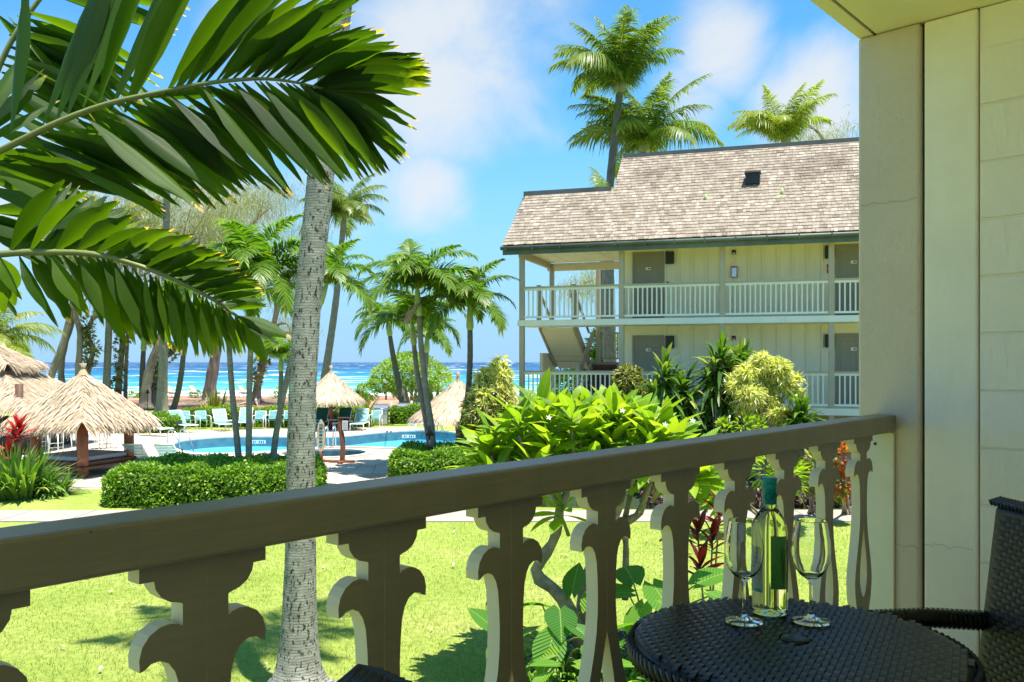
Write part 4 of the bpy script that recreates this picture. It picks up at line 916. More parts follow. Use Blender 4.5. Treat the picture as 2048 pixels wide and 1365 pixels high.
# broad leaved plants round its foot
tm = [leafmesh('broad_leaf', [.30, .85, 1.0, .95, .75, .42, .04], 1.0, .72, M['taro'], .16, dr, heart=True) for dr in (.15, .35)]
def taro(label, base, leaves):
    t = thing('elephant_ear_plant', label, 'plant', base)
    for (x, y, D, s, az, el) in leaves:
        p = P(x, y, D) - base; MB().tube(curve([Vector((random.uniform(-.05, .05), random.uniform(-.05, .05), 0)), Vector((p.x * .35, p.y * .35, p.z * .6)), p], 7), [.014 - .001 * i for i in range(7)], 6).build('stalk', M['petiole'], t, True)
        d = Vector((math.cos(R(az)) * math.cos(R(el)), math.sin(R(az)) * math.cos(R(el)), math.sin(R(el))))
        link('leaf', tm[random.randint(0, 1)], t, orient(p - d * s * .1, d, random.uniform(-.35, .35), s))
Dt = 8.6
taro('clump of big heart shaped leaves at the plumeria foot, left stem', G(1110, 1345), [(1085, 1212, Dt + .3, .40, 170, 10), (1120, 1225, Dt, .46, -90, -15), (1150, 1255, Dt - .2, .42, -60, -5), (1065, 1260, Dt + .3, .42, 200, -10), (1180, 1210, Dt + .2, .40, 60, 40), (1105, 1275, Dt - .3, .45, -110, -35), (1100, 1310, Dt - .5, .40, 150, -15), (1180, 1275, Dt - .3, .38, 0, -10), (985, 1255, Dt, .36, 150, 35), (1145, 1180, Dt + .5, .36, 70, 55), (1010, 1280, Dt, .34, 230, -10), (1000, 1235, Dt + .3, .34, 120, 50)])
taro('clump of big heart shaped leaves between plumeria and table', G(1290, 1330), [(1265, 1160, Dt + .6, .46, 100, 25), (1310, 1175, Dt + .2, .48, -70, -20), (1285, 1215, Dt + .2, .46, -120, -30), (1260, 1250, Dt, .42, 170, -10), (1330, 1210, Dt - .2, .42, -30, -10), (1255, 1185, Dt + .5, .40, 190, 10), (1400, 1165, Dt + .4, .46, 20, 20), (1425, 1190, Dt + .2, .42, -40, -10), (1240, 1290, Dt - .2, .36, 210, -20), (1330, 1250, Dt - .3, .42, -80, -30)])
taro('low broad leafed plant on the grass edge', G(1130, 1362), [(1110, 1330, 7.7, .26, 190, 10), (1160, 1330, 7.8, .28, -20, 0), (1200, 1345, 7.8, .26, 20, 10), (1090, 1352, 7.6, .24, 230, -10), (1175, 1300, 8.0, .26, 60, 20), (1230, 1330, 8.0, .26, 10, 10)])
n = 2600; xy = np.stack([rng.uniform(.15, 2.4, n), rng.uniform(8.2, 9.8, n)], 1); p0 = np.c_[xy, rng.random(n) * .28]
me = npmesh('ground_cover', [strips(p0, unit(rdir(n) + np.array([0, 0, .5])), unit(rdir(n) * .5 + [0, 0, 1.0]), .08 + .07 * rng.random(n), np.full(n, .035), np.full(n, .3), LEAF, .2)], M['hedge'])
tag(link('ground_cover', me), 'dense low green ground cover beneath the plumeria', 'ground cover', kind='stuff')
def ti_plant(label, base, heads_, mat, ln=.3, wd=.07, nl=14, name='ti_plant'):
    t = thing(name, label, 'plant', base); lmx = leafmesh('ti_leaf', [.25, .75, 1, .9, .6, .05], 1.0, wd / ln, M[mat], .3, .25)
    for h in heads_:
        p = h - base; MB().tube([(0, 0, 0), (p.x * .6, p.y * .6, p.z * .5), p], [.014, .012, .01], 6).build('stem', M['plumbark'], t, True)
        for j in range(nl):
            az = j * 2.4; el = R(78 - 65 * j / nl); d = Vector((math.cos(az) * math.cos(el), math.sin(az) * math.cos(el), math.sin(el)))
            o = link('leaf', lmx, t, orient(p - Vector((0, 0, .02 * j)), d, random.uniform(-.5, .5), ln * random.uniform(.8, 1.15)))
for mn in ('red', 'maroon'):   # these plants use per-object leaves: colour from object random
    mm = M[mn].node_tree; at = [n_ for n_ in mm.nodes if n_.type == 'ATTRIBUTE'][0]; oi = mm.nodes.new('ShaderNodeObjectInfo')
    for l_ in list(at.outputs['Fac'].links): mm.links.new(oi.outputs['Random'], l_.to_socket)
ti_plant('maroon ti plant rising behind the table between balusters', G(1415, 1270), [P(1400, 1125, 10.3), P(1425, 1075, 10.5), P(1395, 1060, 10.6), P(1440, 1020, 10.8)], 'maroon', .36, .085, 11)
ti_plant('red-leafed ti sprig left of the maroon one', G(1345, 1240), [P(1350, 1105, 11), P(1335, 1060, 11.2)], 'maroon', .3, .08, 8)
ti_plant('scarlet ti plant standing in the lily clump', G(35, 985), [P(30, 868, 22.5), P(40, 860, 22.6), P(20, 905, 22.4)], 'red', .48, .14, 12)

# ---------------------------------------------------------------- hedges and shrubs
def hedge(label, x0, x1, y0, y1, h, n, ls, name='clipped_hedge', skew=0.0):
    base = Vector(((x0 + x1) / 2, (y0 + y1) / 2, 0)); t = thing(name, label, 'hedge', base); hx, hy = (x1 - x0) / 2, (y1 - y0) / 2; rr = .38
    pts = []; nor = []
    areas = np.array([4 * hx * hy, 2 * hx * h, 2 * hx * h * .4, 2 * hy * h, 2 * hy * h]); f = rng.choice(5, n, p=areas / areas.sum()); u = rng.uniform(-1, 1, n); v = rng.uniform(0, 1, n)
    p = np.zeros((n, 3)); nn_ = np.zeros((n, 3))
    for k in range(5):
        s = f == k
        if k == 0: p[s] = np.c_[u[s] * hx, (v[s] * 2 - 1) * hy, np.full(s.sum(), h)]; nn_[s] = (0, 0, 1)
        if k == 1: p[s] = np.c_[u[s] * hx, np.full(s.sum(), -hy), v[s] * h]; nn_[s] = (0, -1, 0)
        if k == 2: p[s] = np.c_[u[s] * hx, np.full(s.sum(), hy), v[s] * h]; nn_[s] = (0, 1, 0)
        if k == 3: p[s] = np.c_[np.full(s.sum(), -hx), u[s] * hy, v[s] * h]; nn_[s] = (-1, 0, 0)
        if k == 4: p[s] = np.c_[np.full(s.sum(), hx), u[s] * hy, v[s] * h]; nn_[s] = (1, 0, 0)
    c = np.clip(p, [-hx + rr * 2, -hy + rr * 1.5, -9], [hx - rr * 2, hy - rr * 1.5, h - rr]); off = p - c; l = np.linalg.norm(off, axis=1, keepdims=True)
    lim = rr * (1 + 0 * l); m_ = (l > 1e-6)[:, 0]; k = np.minimum(1, lim / np.maximum(l, 1e-6)) ; p = c + off * np.where(l > rr, k * 1.35, 1); p[:, 2] = np.minimum(p[:, 2], h)
    nn_ = unit(nn_ * .4 + off)
    wav = .07 * np.sin(p[:, 0] * 2.1 + 1) * np.cos(p[:, 1] * 1.7) + .05 * np.sin(p[:, 0] * 5.3 + p[:, 2] * 4); p += nn_ * (wav + rng.normal(0, .035, n))[:, None]; p[:, 2] += skew * p[:, 0]
    D = unit(nn_ * .8 + rdir(n) * .9 + np.array([0, 0, .35])); U = unit(rdir(n) + nn_)
    me = npmesh('foliage', [strips(p, D, U, ls * (.7 + .6 * rng.random(n)), ls * .55 * (.7 + .6 * rng.random(n)), np.full(n, .15), [.2, 1, .75, .05], .3)], M['hedge'])
    link('foliage', me, t)
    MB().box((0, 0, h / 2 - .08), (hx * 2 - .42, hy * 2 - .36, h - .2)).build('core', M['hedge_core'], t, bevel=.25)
    return t
hedge('long clipped green hedge with slim palms growing out of it', -9.9, -4.75, 20.4, 23.4, .86, 26000, .085)
hedge('short clipped green hedge with a torch, beside the plumeria', -3.75, .3, 24.6, 27.8, .78, 16000, .085)
hedge('low hedge behind the row of teal loungers, pool far side', -17.6, -7.2, 45.6, 47.2, .95, 15000, .10)
hedge('low hedge behind the barbecue grills', -6.9, -3.2, 47.6, 49.0, .95, 6000, .11)
hedge('dark clipped hedge beside the reclined loungers, under a thatch edge', -19.5, -15.8, 41.6, 43.0, .85, 5000, .10)
def shrub(name, label, base, blobs, mat, n, ln, wd, stems=4, cat='shrub', group=None, droop=.2, prof=LEAF, shell=.55, out=.75, twig='plumbark', upmix=.35):
    t = thing(name, label, cat, base, 0, group); bl_ = [((Vector(c) - base)[:], r) for c, r in blobs]
    cloud('foliage', M[mat], bl_, n, ln, wd, droop, shell, out, t, prof, upmix)
    mb = MB()
    for k in range(stems):
        c, r = bl_[k % len(bl_)]; mb = MB(); mb.tube(curve([(random.uniform(-.1, .1), random.uniform(-.1, .1), 0), (c[0] * .4, c[1] * .4, c[2] * .5), (c[0], c[1], c[2])], 6), [.035, .03, .025, .02, .015, .012], 6).build('stem', M[twig], t, True)
    return t
def tufts(blobs, n):     # leaf tufts on blob surfaces, for croton-like shrubs
    p, d = blobpts(blobs, n, .6); return p, d
def tuftshrub(name, label, base, blobs, mat, nt_, per, ln, wd, stems=5, cat='shrub', droop=.35, lowmat=None):
    t = thing(name, label, cat, base); bl_ = [((Vector(c) - base)[:], tuple(q * random.uniform(.55, .95) for q in r)) for c, r in blobs]
    p, d = tufts(bl_, nt_); zmin = min(b[0][2] - b[1][2] for b in bl_); zmax = max(b[0][2] + b[1][2] for b in bl_)
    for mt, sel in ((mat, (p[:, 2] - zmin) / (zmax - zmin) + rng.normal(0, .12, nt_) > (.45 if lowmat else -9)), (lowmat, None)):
        if mt is None: continue
        s = sel if sel is not None else ~lastsel; lastsel = s
        pp = np.repeat(p[s], per, 0); dd = np.repeat(d[s], per, 0); n = len(pp)
        if n == 0: continue
        D = unit(dd * .7 + rdir(n) * .9 + np.array([0, 0, .35]))
        me = npmesh('foliage', [strips(pp, D, unit(dd + rdir(n) * .4), ln * (.5 + .7 * rng.random(n) + .6 * (rng.random(n) < .06)), wd * (.7 + .6 * rng.random(n)), droop * (.4 + rng.random(n)), [.3, 1, .7, .05], .2)], M[mt])
        link('foliage', me, t)
    for k in range(stems):
        c, r = bl_[k % len(bl_)]; MB().tube(curve([(random.uniform(-.15, .15), random.uniform(-.15, .15), 0), (c[0] * .5, c[1] * .5, c[2] * .5), (c[0], c[1], c[2] + r[2] * .3)], 6), [.035, .03, .025, .02, .018, .015], 6).build('stem', M['wood_bare'], t, True)
    return t
def B(x, y, D, rpx, rpy=None, rd=None): return (P(x, y, D), (rpx / F_PX * D, rd if rd else rpx / F_PX * D, (rpy or rpx) / F_PX * D))
Dy = 26.4
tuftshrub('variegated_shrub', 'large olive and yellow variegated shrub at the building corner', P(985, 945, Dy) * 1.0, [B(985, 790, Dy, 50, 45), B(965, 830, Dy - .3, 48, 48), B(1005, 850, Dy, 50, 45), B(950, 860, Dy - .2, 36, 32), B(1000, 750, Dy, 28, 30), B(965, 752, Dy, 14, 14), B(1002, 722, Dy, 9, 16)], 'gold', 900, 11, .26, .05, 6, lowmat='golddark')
Dg = 21.8
tuftshrub('golden_croton', 'rounded golden croton with bare grey stems at the walkway', G(1530, 1000), [B(1525, 728, Dg, 30, 22), B(1555, 738, Dg, 26, 20), B(1495, 748, Dg, 28, 22), B(1470, 768, Dg, 20, 18), B(1530, 765, Dg + .3, 30, 22), B(1570, 765, Dg, 24, 20), B(1592, 757, Dg, 12, 9), B(1588, 785, Dg, 16, 11), B(1500, 790, Dg - .3, 26, 20), B(1540, 800, Dg, 24, 18), B(1482, 812, Dg, 20, 16), B(1560, 828, Dg - .3, 34, 14), B(1575, 845, Dg - .2, 20, 12), B(1515, 830, Dg, 20, 16)], 'gold', 1150, 11, .20, .036, 9)
tuftshrub('pale_croton', 'pale yellow-green croton in front of the ground floor door', G(1255, 990), [B(1255, 765, 24.5, 32, 32), B(1285, 785, 24.5, 28, 28), B(1235, 800, 24.3, 24, 26), B(1262, 745, 24.5, 18, 14)], 'golddark', 420, 11, .22, .04, 4)
def dracaena(label, base, hs, nl, ln, wd, group=None, mat='drac', name='dracaena_shrub'):
    t = thing(name, label, 'shrub', base, 0, group); parts = []
    for h in hs:
        p = Vector(h) - base; MB().tube(curve([(p.x * .3, p.y * .3, 0), (p.x * .7, p.y * .7, p.z * .5), p], 6), [.035, .032, .03, .028, .025, .02], 6).build('stem', M['plumbark'], t, True)
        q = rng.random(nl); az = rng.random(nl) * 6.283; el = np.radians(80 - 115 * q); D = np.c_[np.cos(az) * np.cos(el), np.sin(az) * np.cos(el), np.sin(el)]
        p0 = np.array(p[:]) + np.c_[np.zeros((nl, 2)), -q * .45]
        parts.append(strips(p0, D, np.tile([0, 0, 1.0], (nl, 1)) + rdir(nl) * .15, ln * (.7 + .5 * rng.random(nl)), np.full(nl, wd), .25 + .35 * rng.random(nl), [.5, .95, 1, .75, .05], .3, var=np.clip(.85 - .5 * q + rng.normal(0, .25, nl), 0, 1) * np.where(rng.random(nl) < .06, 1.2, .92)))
    link('foliage', npmesh('foliage', parts, M[mat]), t); return t
Dd = 22.6
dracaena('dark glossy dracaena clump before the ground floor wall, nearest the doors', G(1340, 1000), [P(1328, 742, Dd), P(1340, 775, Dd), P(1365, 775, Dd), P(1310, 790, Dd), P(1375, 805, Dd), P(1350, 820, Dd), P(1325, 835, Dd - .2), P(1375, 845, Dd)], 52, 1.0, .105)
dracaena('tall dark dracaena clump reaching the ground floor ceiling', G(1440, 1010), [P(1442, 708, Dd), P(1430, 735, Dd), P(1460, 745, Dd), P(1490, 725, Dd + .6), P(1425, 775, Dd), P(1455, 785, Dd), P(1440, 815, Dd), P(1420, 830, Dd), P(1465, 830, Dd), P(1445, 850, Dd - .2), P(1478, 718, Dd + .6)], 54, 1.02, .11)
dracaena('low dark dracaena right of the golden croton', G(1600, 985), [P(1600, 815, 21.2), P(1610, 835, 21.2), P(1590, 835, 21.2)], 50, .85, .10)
shrub('lime_shrub', 'low lime green shrub at the golden croton foot', G(1480, 960), [B(1450, 860, 20.6, 14, 20), B(1490, 850, 20.6, 16, 18), B(1515, 855, 20.6, 14, 18)], 'plumeria2', 260, .16, .06, 3)
shrub('vine_tangle', 'trailing vines with pale leaves between the far balusters', G(1625, 1030), [B(1640, 930, 18.8, 30, 40), B(1610, 960, 18.8, 18, 30), B(1660, 985, 18.6, 26, 20)], 'golddark', 700, .16, .06, 6)
shrub('red_croton', 'red and yellow croton beside the pilaster', G(1690, 1030), [B(1692, 915, 18.3, 18, 30), B(1685, 960, 18.3, 22, 26)], 'croton', 420, .20, .06, 4)
shrub('lime_ginger', 'lime green leafy plant behind the bottle', G(1530, 1040), [B(1540, 930, 17.6, 34, 34), B(1575, 950, 17.6, 26, 28), B(1420, 965, 17.2, 30, 30), B(1440, 1000, 17, 24, 20)], 'plumeria2', 520, .32, .085, 5)
n = 9000; xy = np.stack([rng.uniform(3.2, 11, n), rng.uniform(20.3, 22.2, n)], 1); p0 = np.c_[xy, rng.random(n) * .34]
me = npmesh('purple_ground_cover', [strips(p0, unit(rdir(n) + np.array([0, 0, .6])), unit(rdir(n) * .5 + [0, 0, 1.0]), .10 + .06 * rng.random(n), np.full(n, .06), np.full(n, .2), LEAF, .2)], M['purple'])
tag(link('purple_ground_cover', me), 'low purple leafed planting along the concrete path', 'ground cover', kind='stuff')
def blades(name, label, base, n, ln, wd, mat, spread=.5, rad=.4, droop=.45, cat='plant', elmin=25):
    t = thing(name, label, cat, base); az = rng.random(n) * 6.283; el = np.radians(elmin + (88 - elmin) * rng.random(n) ** .8); D = np.c_[np.cos(az) * np.cos(el), np.sin(az) * np.cos(el), np.sin(el)]
    rr = rad * np.sqrt(rng.random(n)); p0 = np.c_[np.cos(az + spread) * rr, np.sin(az + spread) * rr, np.zeros(n)]
    l = ln * (.6 + .5 * rng.random(n))
    link('foliage', npmesh('foliage', [strips(p0, D, np.tile([0, 0, 1.0], (n, 1)) + rdir(n) * .1, l, np.full(n, wd) * (.7 + .6 * rng.random(n)), droop * (.4 + 1.0 * rng.random(n)), [.6, 1, .95, .8, .5, .05], .25)], M[mat]), t); return t
blades('spider_lily', 'big clump of strappy spider lily leaves before the thatched pavilion', G(20, 995), 520, 1.75, .085, 'lily', .5, .75, .42, elmin=40)
blades('spider_lily', 'lower yellowish clump of strappy lily leaves at the lawn edge', G(90, 990), 420, 1.05, .05, 'lily', .5, .5, .55)
blades('spiky_bromeliad', 'yellow-green spiky bromeliad behind the back hedge', G(415, 848) + Vector((0, 1.5, 0)), 70, 2.1, .13, 'brom', .3, .2, .12, elmin=30)
blades('bronze_bromeliad', 'bronze spiky bromeliad behind the thatched umbrella', G(712, 850) + Vector((0, .8, 0)), 70, 2.3, .16, 'brom', .3, .25, .15, elmin=20)
blades('bronze_bromeliad', 'dark bronze spiky plant beneath the round seaside tree', G(850, 845) + Vector((0, 4, 0)), 70, 2.4, .16, 'brom', .3, .3, .15, elmin=20)
# round seaside tree with many short trunks
hb_ = G(822, 822); hD = hb_.y
ht = thing('heliotrope_tree', 'round domed pale green seaside tree with a fan of trunks', 'tree', hb_)
for k in range(9):
    a = -1.1 + 2.2 * k / 8; tip = Vector((math.sin(a) * 2.6, random.uniform(-1, 1), 1.9 + 1.2 * math.cos(a)))
    MB().tube(curve([(random.uniform(-.15, .15), 0, -.2), (math.sin(a) * .9, tip.y * .4, .9), tip], 8), [.16 - .013 * i for i in range(8)], 8).build('trunk', M['ironbark'], ht, True)
cl_ = []
for (x, y, rx, ry) in ((822, 738, 62, 28), (790, 752, 48, 24), (855, 752, 48, 24), (765, 768, 28, 16), (882, 765, 24, 16), (822, 722, 38, 16), (800, 775, 26, 10), (850, 775, 30, 10)): cl_.append(((P(x, y, hD) - hb_)[:], (rx / F_PX * hD, 2.0, ry / F_PX * hD)))
cloud('crown', M['heliotrope'], cl_, 7000, .22, .10, .1, .75, .8, ht, upmix=.4)
shrub('round_bush', 'small round pale green bush beside the thatched umbrella', G(737, 822), [B(735, 783, 60, 22, 16), B(722, 795, 60, 14, 12)], 'heliotrope', 900, .22, .10, 3)
shrub('shore_bush', 'low dark green shore bush left of the pale coconut trunk', G(270, 800), [B(262, 792, 78, 14, 7), B(285, 792, 78, 12, 6)], 'hedge', 500, .22, .10, 3)
shrub('shore_bush', 'low green shore bush behind the rooted ironwood', G(405, 797), [B(395, 788, 84, 18, 4), B(425, 788, 84, 14, 4)], 'hedge', 400, .22, .10, 3)
shrub('shore_bush', 'leggy grey-green shore bush right of the slim palms', G(562, 805), [B(562, 785, 76, 14, 12), B(550, 792, 76, 10, 8)], 'heliotrope', 400, .2, .09, 3)

# ---------------------------------------------------------------- ironwoods
def ironwood(label, trunk, D, r0, r1, crown_blobs, nfol, limbs=5, roots=0, seed=0, ivy=False):
    rs = random.Random(seed); pts = [P(x, y, D) for x, y in trunk]; pts[0].z = min(pts[0].z, .1); base = pts[0].copy()
    r0 *= .72; r1 *= .72
    t = thing('ironwood_tree', label, 'tree', base, 0, 'ironwoods on the shore'); cp = curve([p - base for p in pts], 22)
    MB().tube(cp, [(r0 + (r1 - r0) * i / 21) * (1 + .9 * math.exp(-i * .9)) * (1 + .08 * math.sin(i * 1.9 + seed)) for i in range(22)], 12).build('trunk', M['ironbark'], t, True)
    bl_ = [B(x, y, D, rx, ry, 4.0) for (x, y, rx, ry) in crown_blobs]; bl_ = [((c - base)[:], r) for c, r in bl_]
    for k in range(limbs):
        c, r = bl_[k % len(bl_)]; i = rs.randint(12, 21); a = cp[i]
        mid = a.lerp(Vector(c), .5) + Vector((rs.uniform(-.8, .8), rs.uniform(-.5, .5), rs.uniform(-.2, .8)))
        MB().tube(curve([a, mid, Vector(c) + Vector((rs.uniform(-1, 1), 0, rs.uniform(-.5, .5)))], 8), [r1 * .7 * (1 - .1 * i2) for i2 in range(8)], 7).build('limb', M['ironbark'], t, True)
    for k in range(roots):
        a = k * 6.283 / roots + rs.uniform(-.2, .2); l = rs.uniform(1.2, 2.6)
        MB().tube([(math.cos(a) * r0 * .6, math.sin(a) * r0 * .6, .5), (math.cos(a) * l * .4, math.sin(a) * l * .4, .2), (math.cos(a) * l, math.sin(a) * l, .0)], [r0 * .45, r0 * .28, .05], 7).build('root', M['wood_bare'], t, True)
    n = nfol; n = int(n * .5); p, d = blobpts(bl_, n // 14, .15)
    pp = np.repeat(p, 14, 0) + rng.normal(0, .42, (len(p) * 14, 3)); n = len(pp)
    D_ = unit(rdir(n) * .7 + np.array([0, 0, -.25])); me = npmesh('crown', [strips(pp, D_, rdir(n), .35 + .5 * rng.random(n), np.full(n, .026), .4 + .5 * rng.random(n), [1, .9, .5], 0)], M['iron']); link('crown', me, t)
    if ivy:
        q = [((cp[i] + Vector((rs.uniform(-.2, .2), -.1, 0)))[:], (.45, .4, .6)) for i in range(5, 16, 2)]; cloud('ivy', M['golddark'], q, 500, .3, .16, .2, .4, .6, t)
    return t
ironwood('ironwood leaning right, leftmost of the shore group', [(92, 800), (103, 752), (125, 690), (140, 630), (150, 570)], 60, .38, .22, [(150, 470, 70, 60), (110, 400, 60, 40)], 6000, 5, 0, 1)
ironwood('ironwood with a curved lower trunk beside the leftmost one', [(132, 800), (122, 745), (130, 690), (147, 635), (155, 560)], 63, .36, .2, [(190, 430, 70, 60), (230, 520, 50, 40)], 5500, 5, 0, 2)
ironwood('straight pale ironwood behind the pavilion peak', [(157, 805), (157, 740), (160, 670), (150, 615), (158, 540)], 61, .34, .2, [(160, 520, 60, 40), (120, 480, 50, 50)], 4500, 4, 0, 3)
ironwood('crooked ivy-grown ironwood beyond the pavilion', [(168, 805), (176, 745), (186, 700), (173, 672), (187, 635), (205, 610)], 61.5, .28, .16, [(235, 590, 55, 35), (260, 480, 60, 60)], 5000, 6, 0, 4, True)
ironwood('slim straight ironwood right of the straight coconut trunk', [(238, 800), (237, 770), (244, 700), (247, 640), (252, 540)], 64, .36, .2, [(290, 400, 70, 50), (300, 480, 60, 50)], 5500, 4, 0, 5, True)
ironwood('very slim ironwood twin standing close to another', [(250, 800), (252, 740), (256, 660), (262, 560)], 66, .22, .15, [(330, 520, 70, 50)], 3500, 3, 0, 6)
ironwood('thick ironwood leaning strongly right behind a young palm', [(291, 805), (293, 770), (305, 720), (325, 668), (345, 600)], 62, .52, .28, [(400, 400, 90, 50), (370, 470, 80, 50)], 7500, 6, 0, 7)
ironwood('forked ironwood with an ivy sleeve and slanting limb', [(308, 802), (311, 760), (322, 725), (352, 696), (392, 655)], 65, .34, .2, [(430, 540, 80, 50), (450, 460, 70, 50)], 6000, 5, 0, 8, True)
ironwood('stout ironwood with spreading bare roots above the surf', [(419, 800), (421, 770), (431, 710), (436, 650), (442, 560), (450, 480)], 70, .72, .34, [(470, 410, 100, 50), (540, 400, 80, 45), (420, 470, 80, 60)], 9500, 7, 9, 9)
ironwood('dark leafy ironwood leaning right behind the slim palms', [(511, 802), (517, 760), (528, 715), (546, 655), (560, 590)], 68, .46, .26, [(570, 560, 60, 50), (590, 660, 40, 40), (600, 480, 60, 60)], 6500, 6, 6, 10, True)
ironwood('ironwood whose wispy top shows over the ridge near the pilaster', [(1660, 860), (1660, 600), (1660, 350), (1650, 280)], 60, .4, .2, [(1560, 240, 18, 16), (1670, 268, 34, 14), (1620, 280, 60, 12)], 1800, 4, 0, 11)
ironwood('ironwood seen through the upper stairwell opening', [(1150, 860), (1150, 700), (1155, 600)], 58, .4, .2, [(1150, 575, 40, 16), (1190, 560, 40, 22)], 1800, 3, 0, 12)
shrub('stair_bush', 'leafy green bush seen through the stairwell rails', G(1205, 880), [B(1205, 690, 38, 26, 36), B(1190, 730, 38, 30, 26), B(1150, 770, 38, 60, 26)], 'hedge', 2200, .30, .10, 3)

# ---------------------------------------------------------------- thatched huts
def thatch(parent, prof, nside, n, seed, rot=0.0, sl=.42, name='thatch'):
    """straw skin over a pyramid/cone given by (radius, z) profile from the top; nside corners (0 = round)"""
    K = 4 * 12 if nside else 48; Ln = []
    def rad(a, r):
        if not nside: return r
        k = math.pi / nside; b = ((a - rot + k) % (2 * k)) - k; return r * math.cos(k) / math.cos(b)
    vs = []; fs = []; A_ = [2 * math.pi * i / K + rot for i in range(K)]
    for r, z in prof:
        for a in A_: q = rad(a + (math.pi / nside if nside else 0), r); vs.append((q * math.cos(a), q * math.sin(a), z - .03))
    for j in range(len(prof) - 1):
        for i in range(K): fs.append((j * K + i, j * K + (i + 1) % K, (j + 1) * K + (i + 1) % K, (j + 1) * K + i))
    core = MB().add(vs, fs); core.build(name + '_core', M['thatch_in'], parent)
    g2 = np.random.default_rng(seed); sr = [p[0] for p in prof]; sz = [p[1] for p in prof]
    t = np.sqrt(g2.random(n)); r = prof[0][0] + (prof[-1][0] - prof[0][0]) * t; z = np.interp(r, sr, sz) if sr[-1] > sr[0] else None
    edge = g2.random(n) < .22; r = np.where(edge, prof[-1][0] - g2.random(n) * .12, r); z = np.interp(r, sr, sz)
    a = g2.random(n) * 2 * math.pi
    k = math.pi / nside if nside else 1; 
    if nside: bb_ = ((a - rot) % (2 * k)) - k; q = r * math.cos(k) / np.cos(bb_)
    else: q = r
    p0 = np.c_[q * np.cos(a), q * np.sin(a), z + g2.random(n) * .03]
    sec = a if not nside else (np.floor((a - rot) / (2 * k)) * 2 * k + rot + k)
    slope = (prof[-1][1] - prof[0][1]) / (prof[-1][0] - prof[0][0])
    loc = np.interp(r, [(sr[i] + sr[i + 1]) / 2 for i in range(len(sr) - 1)], [(sz[i + 1] - sz[i]) / (sr[i + 1] - sr[i] + 1e-6) for i in range(len(sr) - 1)]) if len(sr) > 2 else np.full(n, slope)
    d = np.c_[np.cos(sec), np.sin(sec), loc + .05] + g2.normal(0, .13, (n, 3)); d[edge, 2] -= .5
    U = np.c_[np.cos(sec) * .5, np.sin(sec) * .5, np.ones(n)]
    me = npmesh(name, [strips(p0, d, U, sl * (.6 + .6 * g2.random(n)), np.full(n, .028), .10 + .25 * g2.random(n), [.9, 1, .35], 0, var=np.clip(g2.normal(.55, .25, n), 0, 1))], M['thatch'])
    o = link(name, me, parent); return o
gz = Vector((PX(166, 26.9), 26.9, 0))
gp = thing('thatched_pavilion', 'four-post thatched pavilion sheltering a padded daybed', 'pavilion', gz, R(26))
thatch(gp, [(.04, 3.08), (.45, 2.80), (1.25, 2.22), (2.05, 1.68)], 4, 15000, 3, rot=0.0)
MB().lathe([(.16, 3.0), (.09, 3.15), (.05, 3.24), (.11, 3.36), (.0, 3.38)], 14).build('finial', M['thatch_in'], gp, True)
for dx, dy in ((0, -1.4), (1.3, 0), (-1.28, 0), (-.05, 1.4)):
    MB().tube([(dx, dy, 0), (dx, dy, .8), (dx * .98, dy * .98, 1.9)], [.155, .15, .14], 14).build('post', M['redwood'], gp, True)
bed = MB(); M4 = Matrix.Rotation(R(45), 3, 'Z')
MB().box((0, 0, .40), (2.15, 2.15, .12), R(45)).build('bed_frame', M['darkwood'], gp, bevel=.015)
MB().box((0, 0, .54), (1.9, 1.9, .15), R(45)).build('mattress', M['cushion'], gp, bevel=.05)
for k in range(4):
    a = R(45 + 90 * k); q = Vector((math.cos(a) * 1.12, math.sin(a) * 1.12, .30)); MB().box(q, (.16, 2.3, .08), a).build('bed_rail', M['darkwood'], gp, bevel=.01)
bh_ = Vector((PX(-30, 34), 34.5, 0)); bp_ = thing('bar_hut', 'large two-tier thatched bar hut beyond the pavilion', 'hut', bh_)
thatch(bp_, [(1.5, 3.10), (2.6, 2.55), (4.2, 1.80)], 4, 15000, 4, rot=math.pi / 4)
thatch(bp_, [(.1, 4.15), (1.0, 3.72), (1.9, 3.34)], 4, 6000, 5, rot=math.pi / 4, name='cap_thatch')
for dx, dy in ((-2.4, -2.4), (2.4, -2.4), (2.4, 2.4), (-2.4, 2.4)): MB().tube([(dx, dy, 0), (dx, dy, 2.6)], .14, 12).build('post', M['darkwood'], bp_, True)
MB().box((0, 0, .55), (4.2, 4.2, 1.1)).build('counter', M['black'], bp_); MB().box((0, 0, 1.13), (4.6, 4.6, .06)).build('counter_top', M['darkwood'], bp_)
MB().box((0, 0, 3.2), (1.9, 1.9, .4)).build('tier_frame', M['black'], bp_)
for (x, D, r, za, ze, lab, sd_) in ((662, 44.0, 1.5, 2.95, 1.62, 'thatched umbrella behind the green-towelled loungers', 6), (916, 34.8, 1.75, 2.72, 1.30, 'thatched umbrella beside the yellow variegated shrub', 7)):
    u = thing('thatched_umbrella', lab, 'umbrella', (PX(x, D), D, 0)); thatch(u, [(.03, za), (.3 * r, za - (za - ze) * .30), (.7 * r, za - (za - ze) * .72), (r, ze)], 0, 6500, sd_, sl=.38)
    MB().tube([(0, 0, 0), (0, 0, za - .1)], .10, 12).build('post', M['redwood'], u, True)
    MB().lathe([(.12, za - .08), (.05, za + .1), (.1, za + .26), (.0, za + .3)], 12).build('finial', M['thatch_in'], u, True)

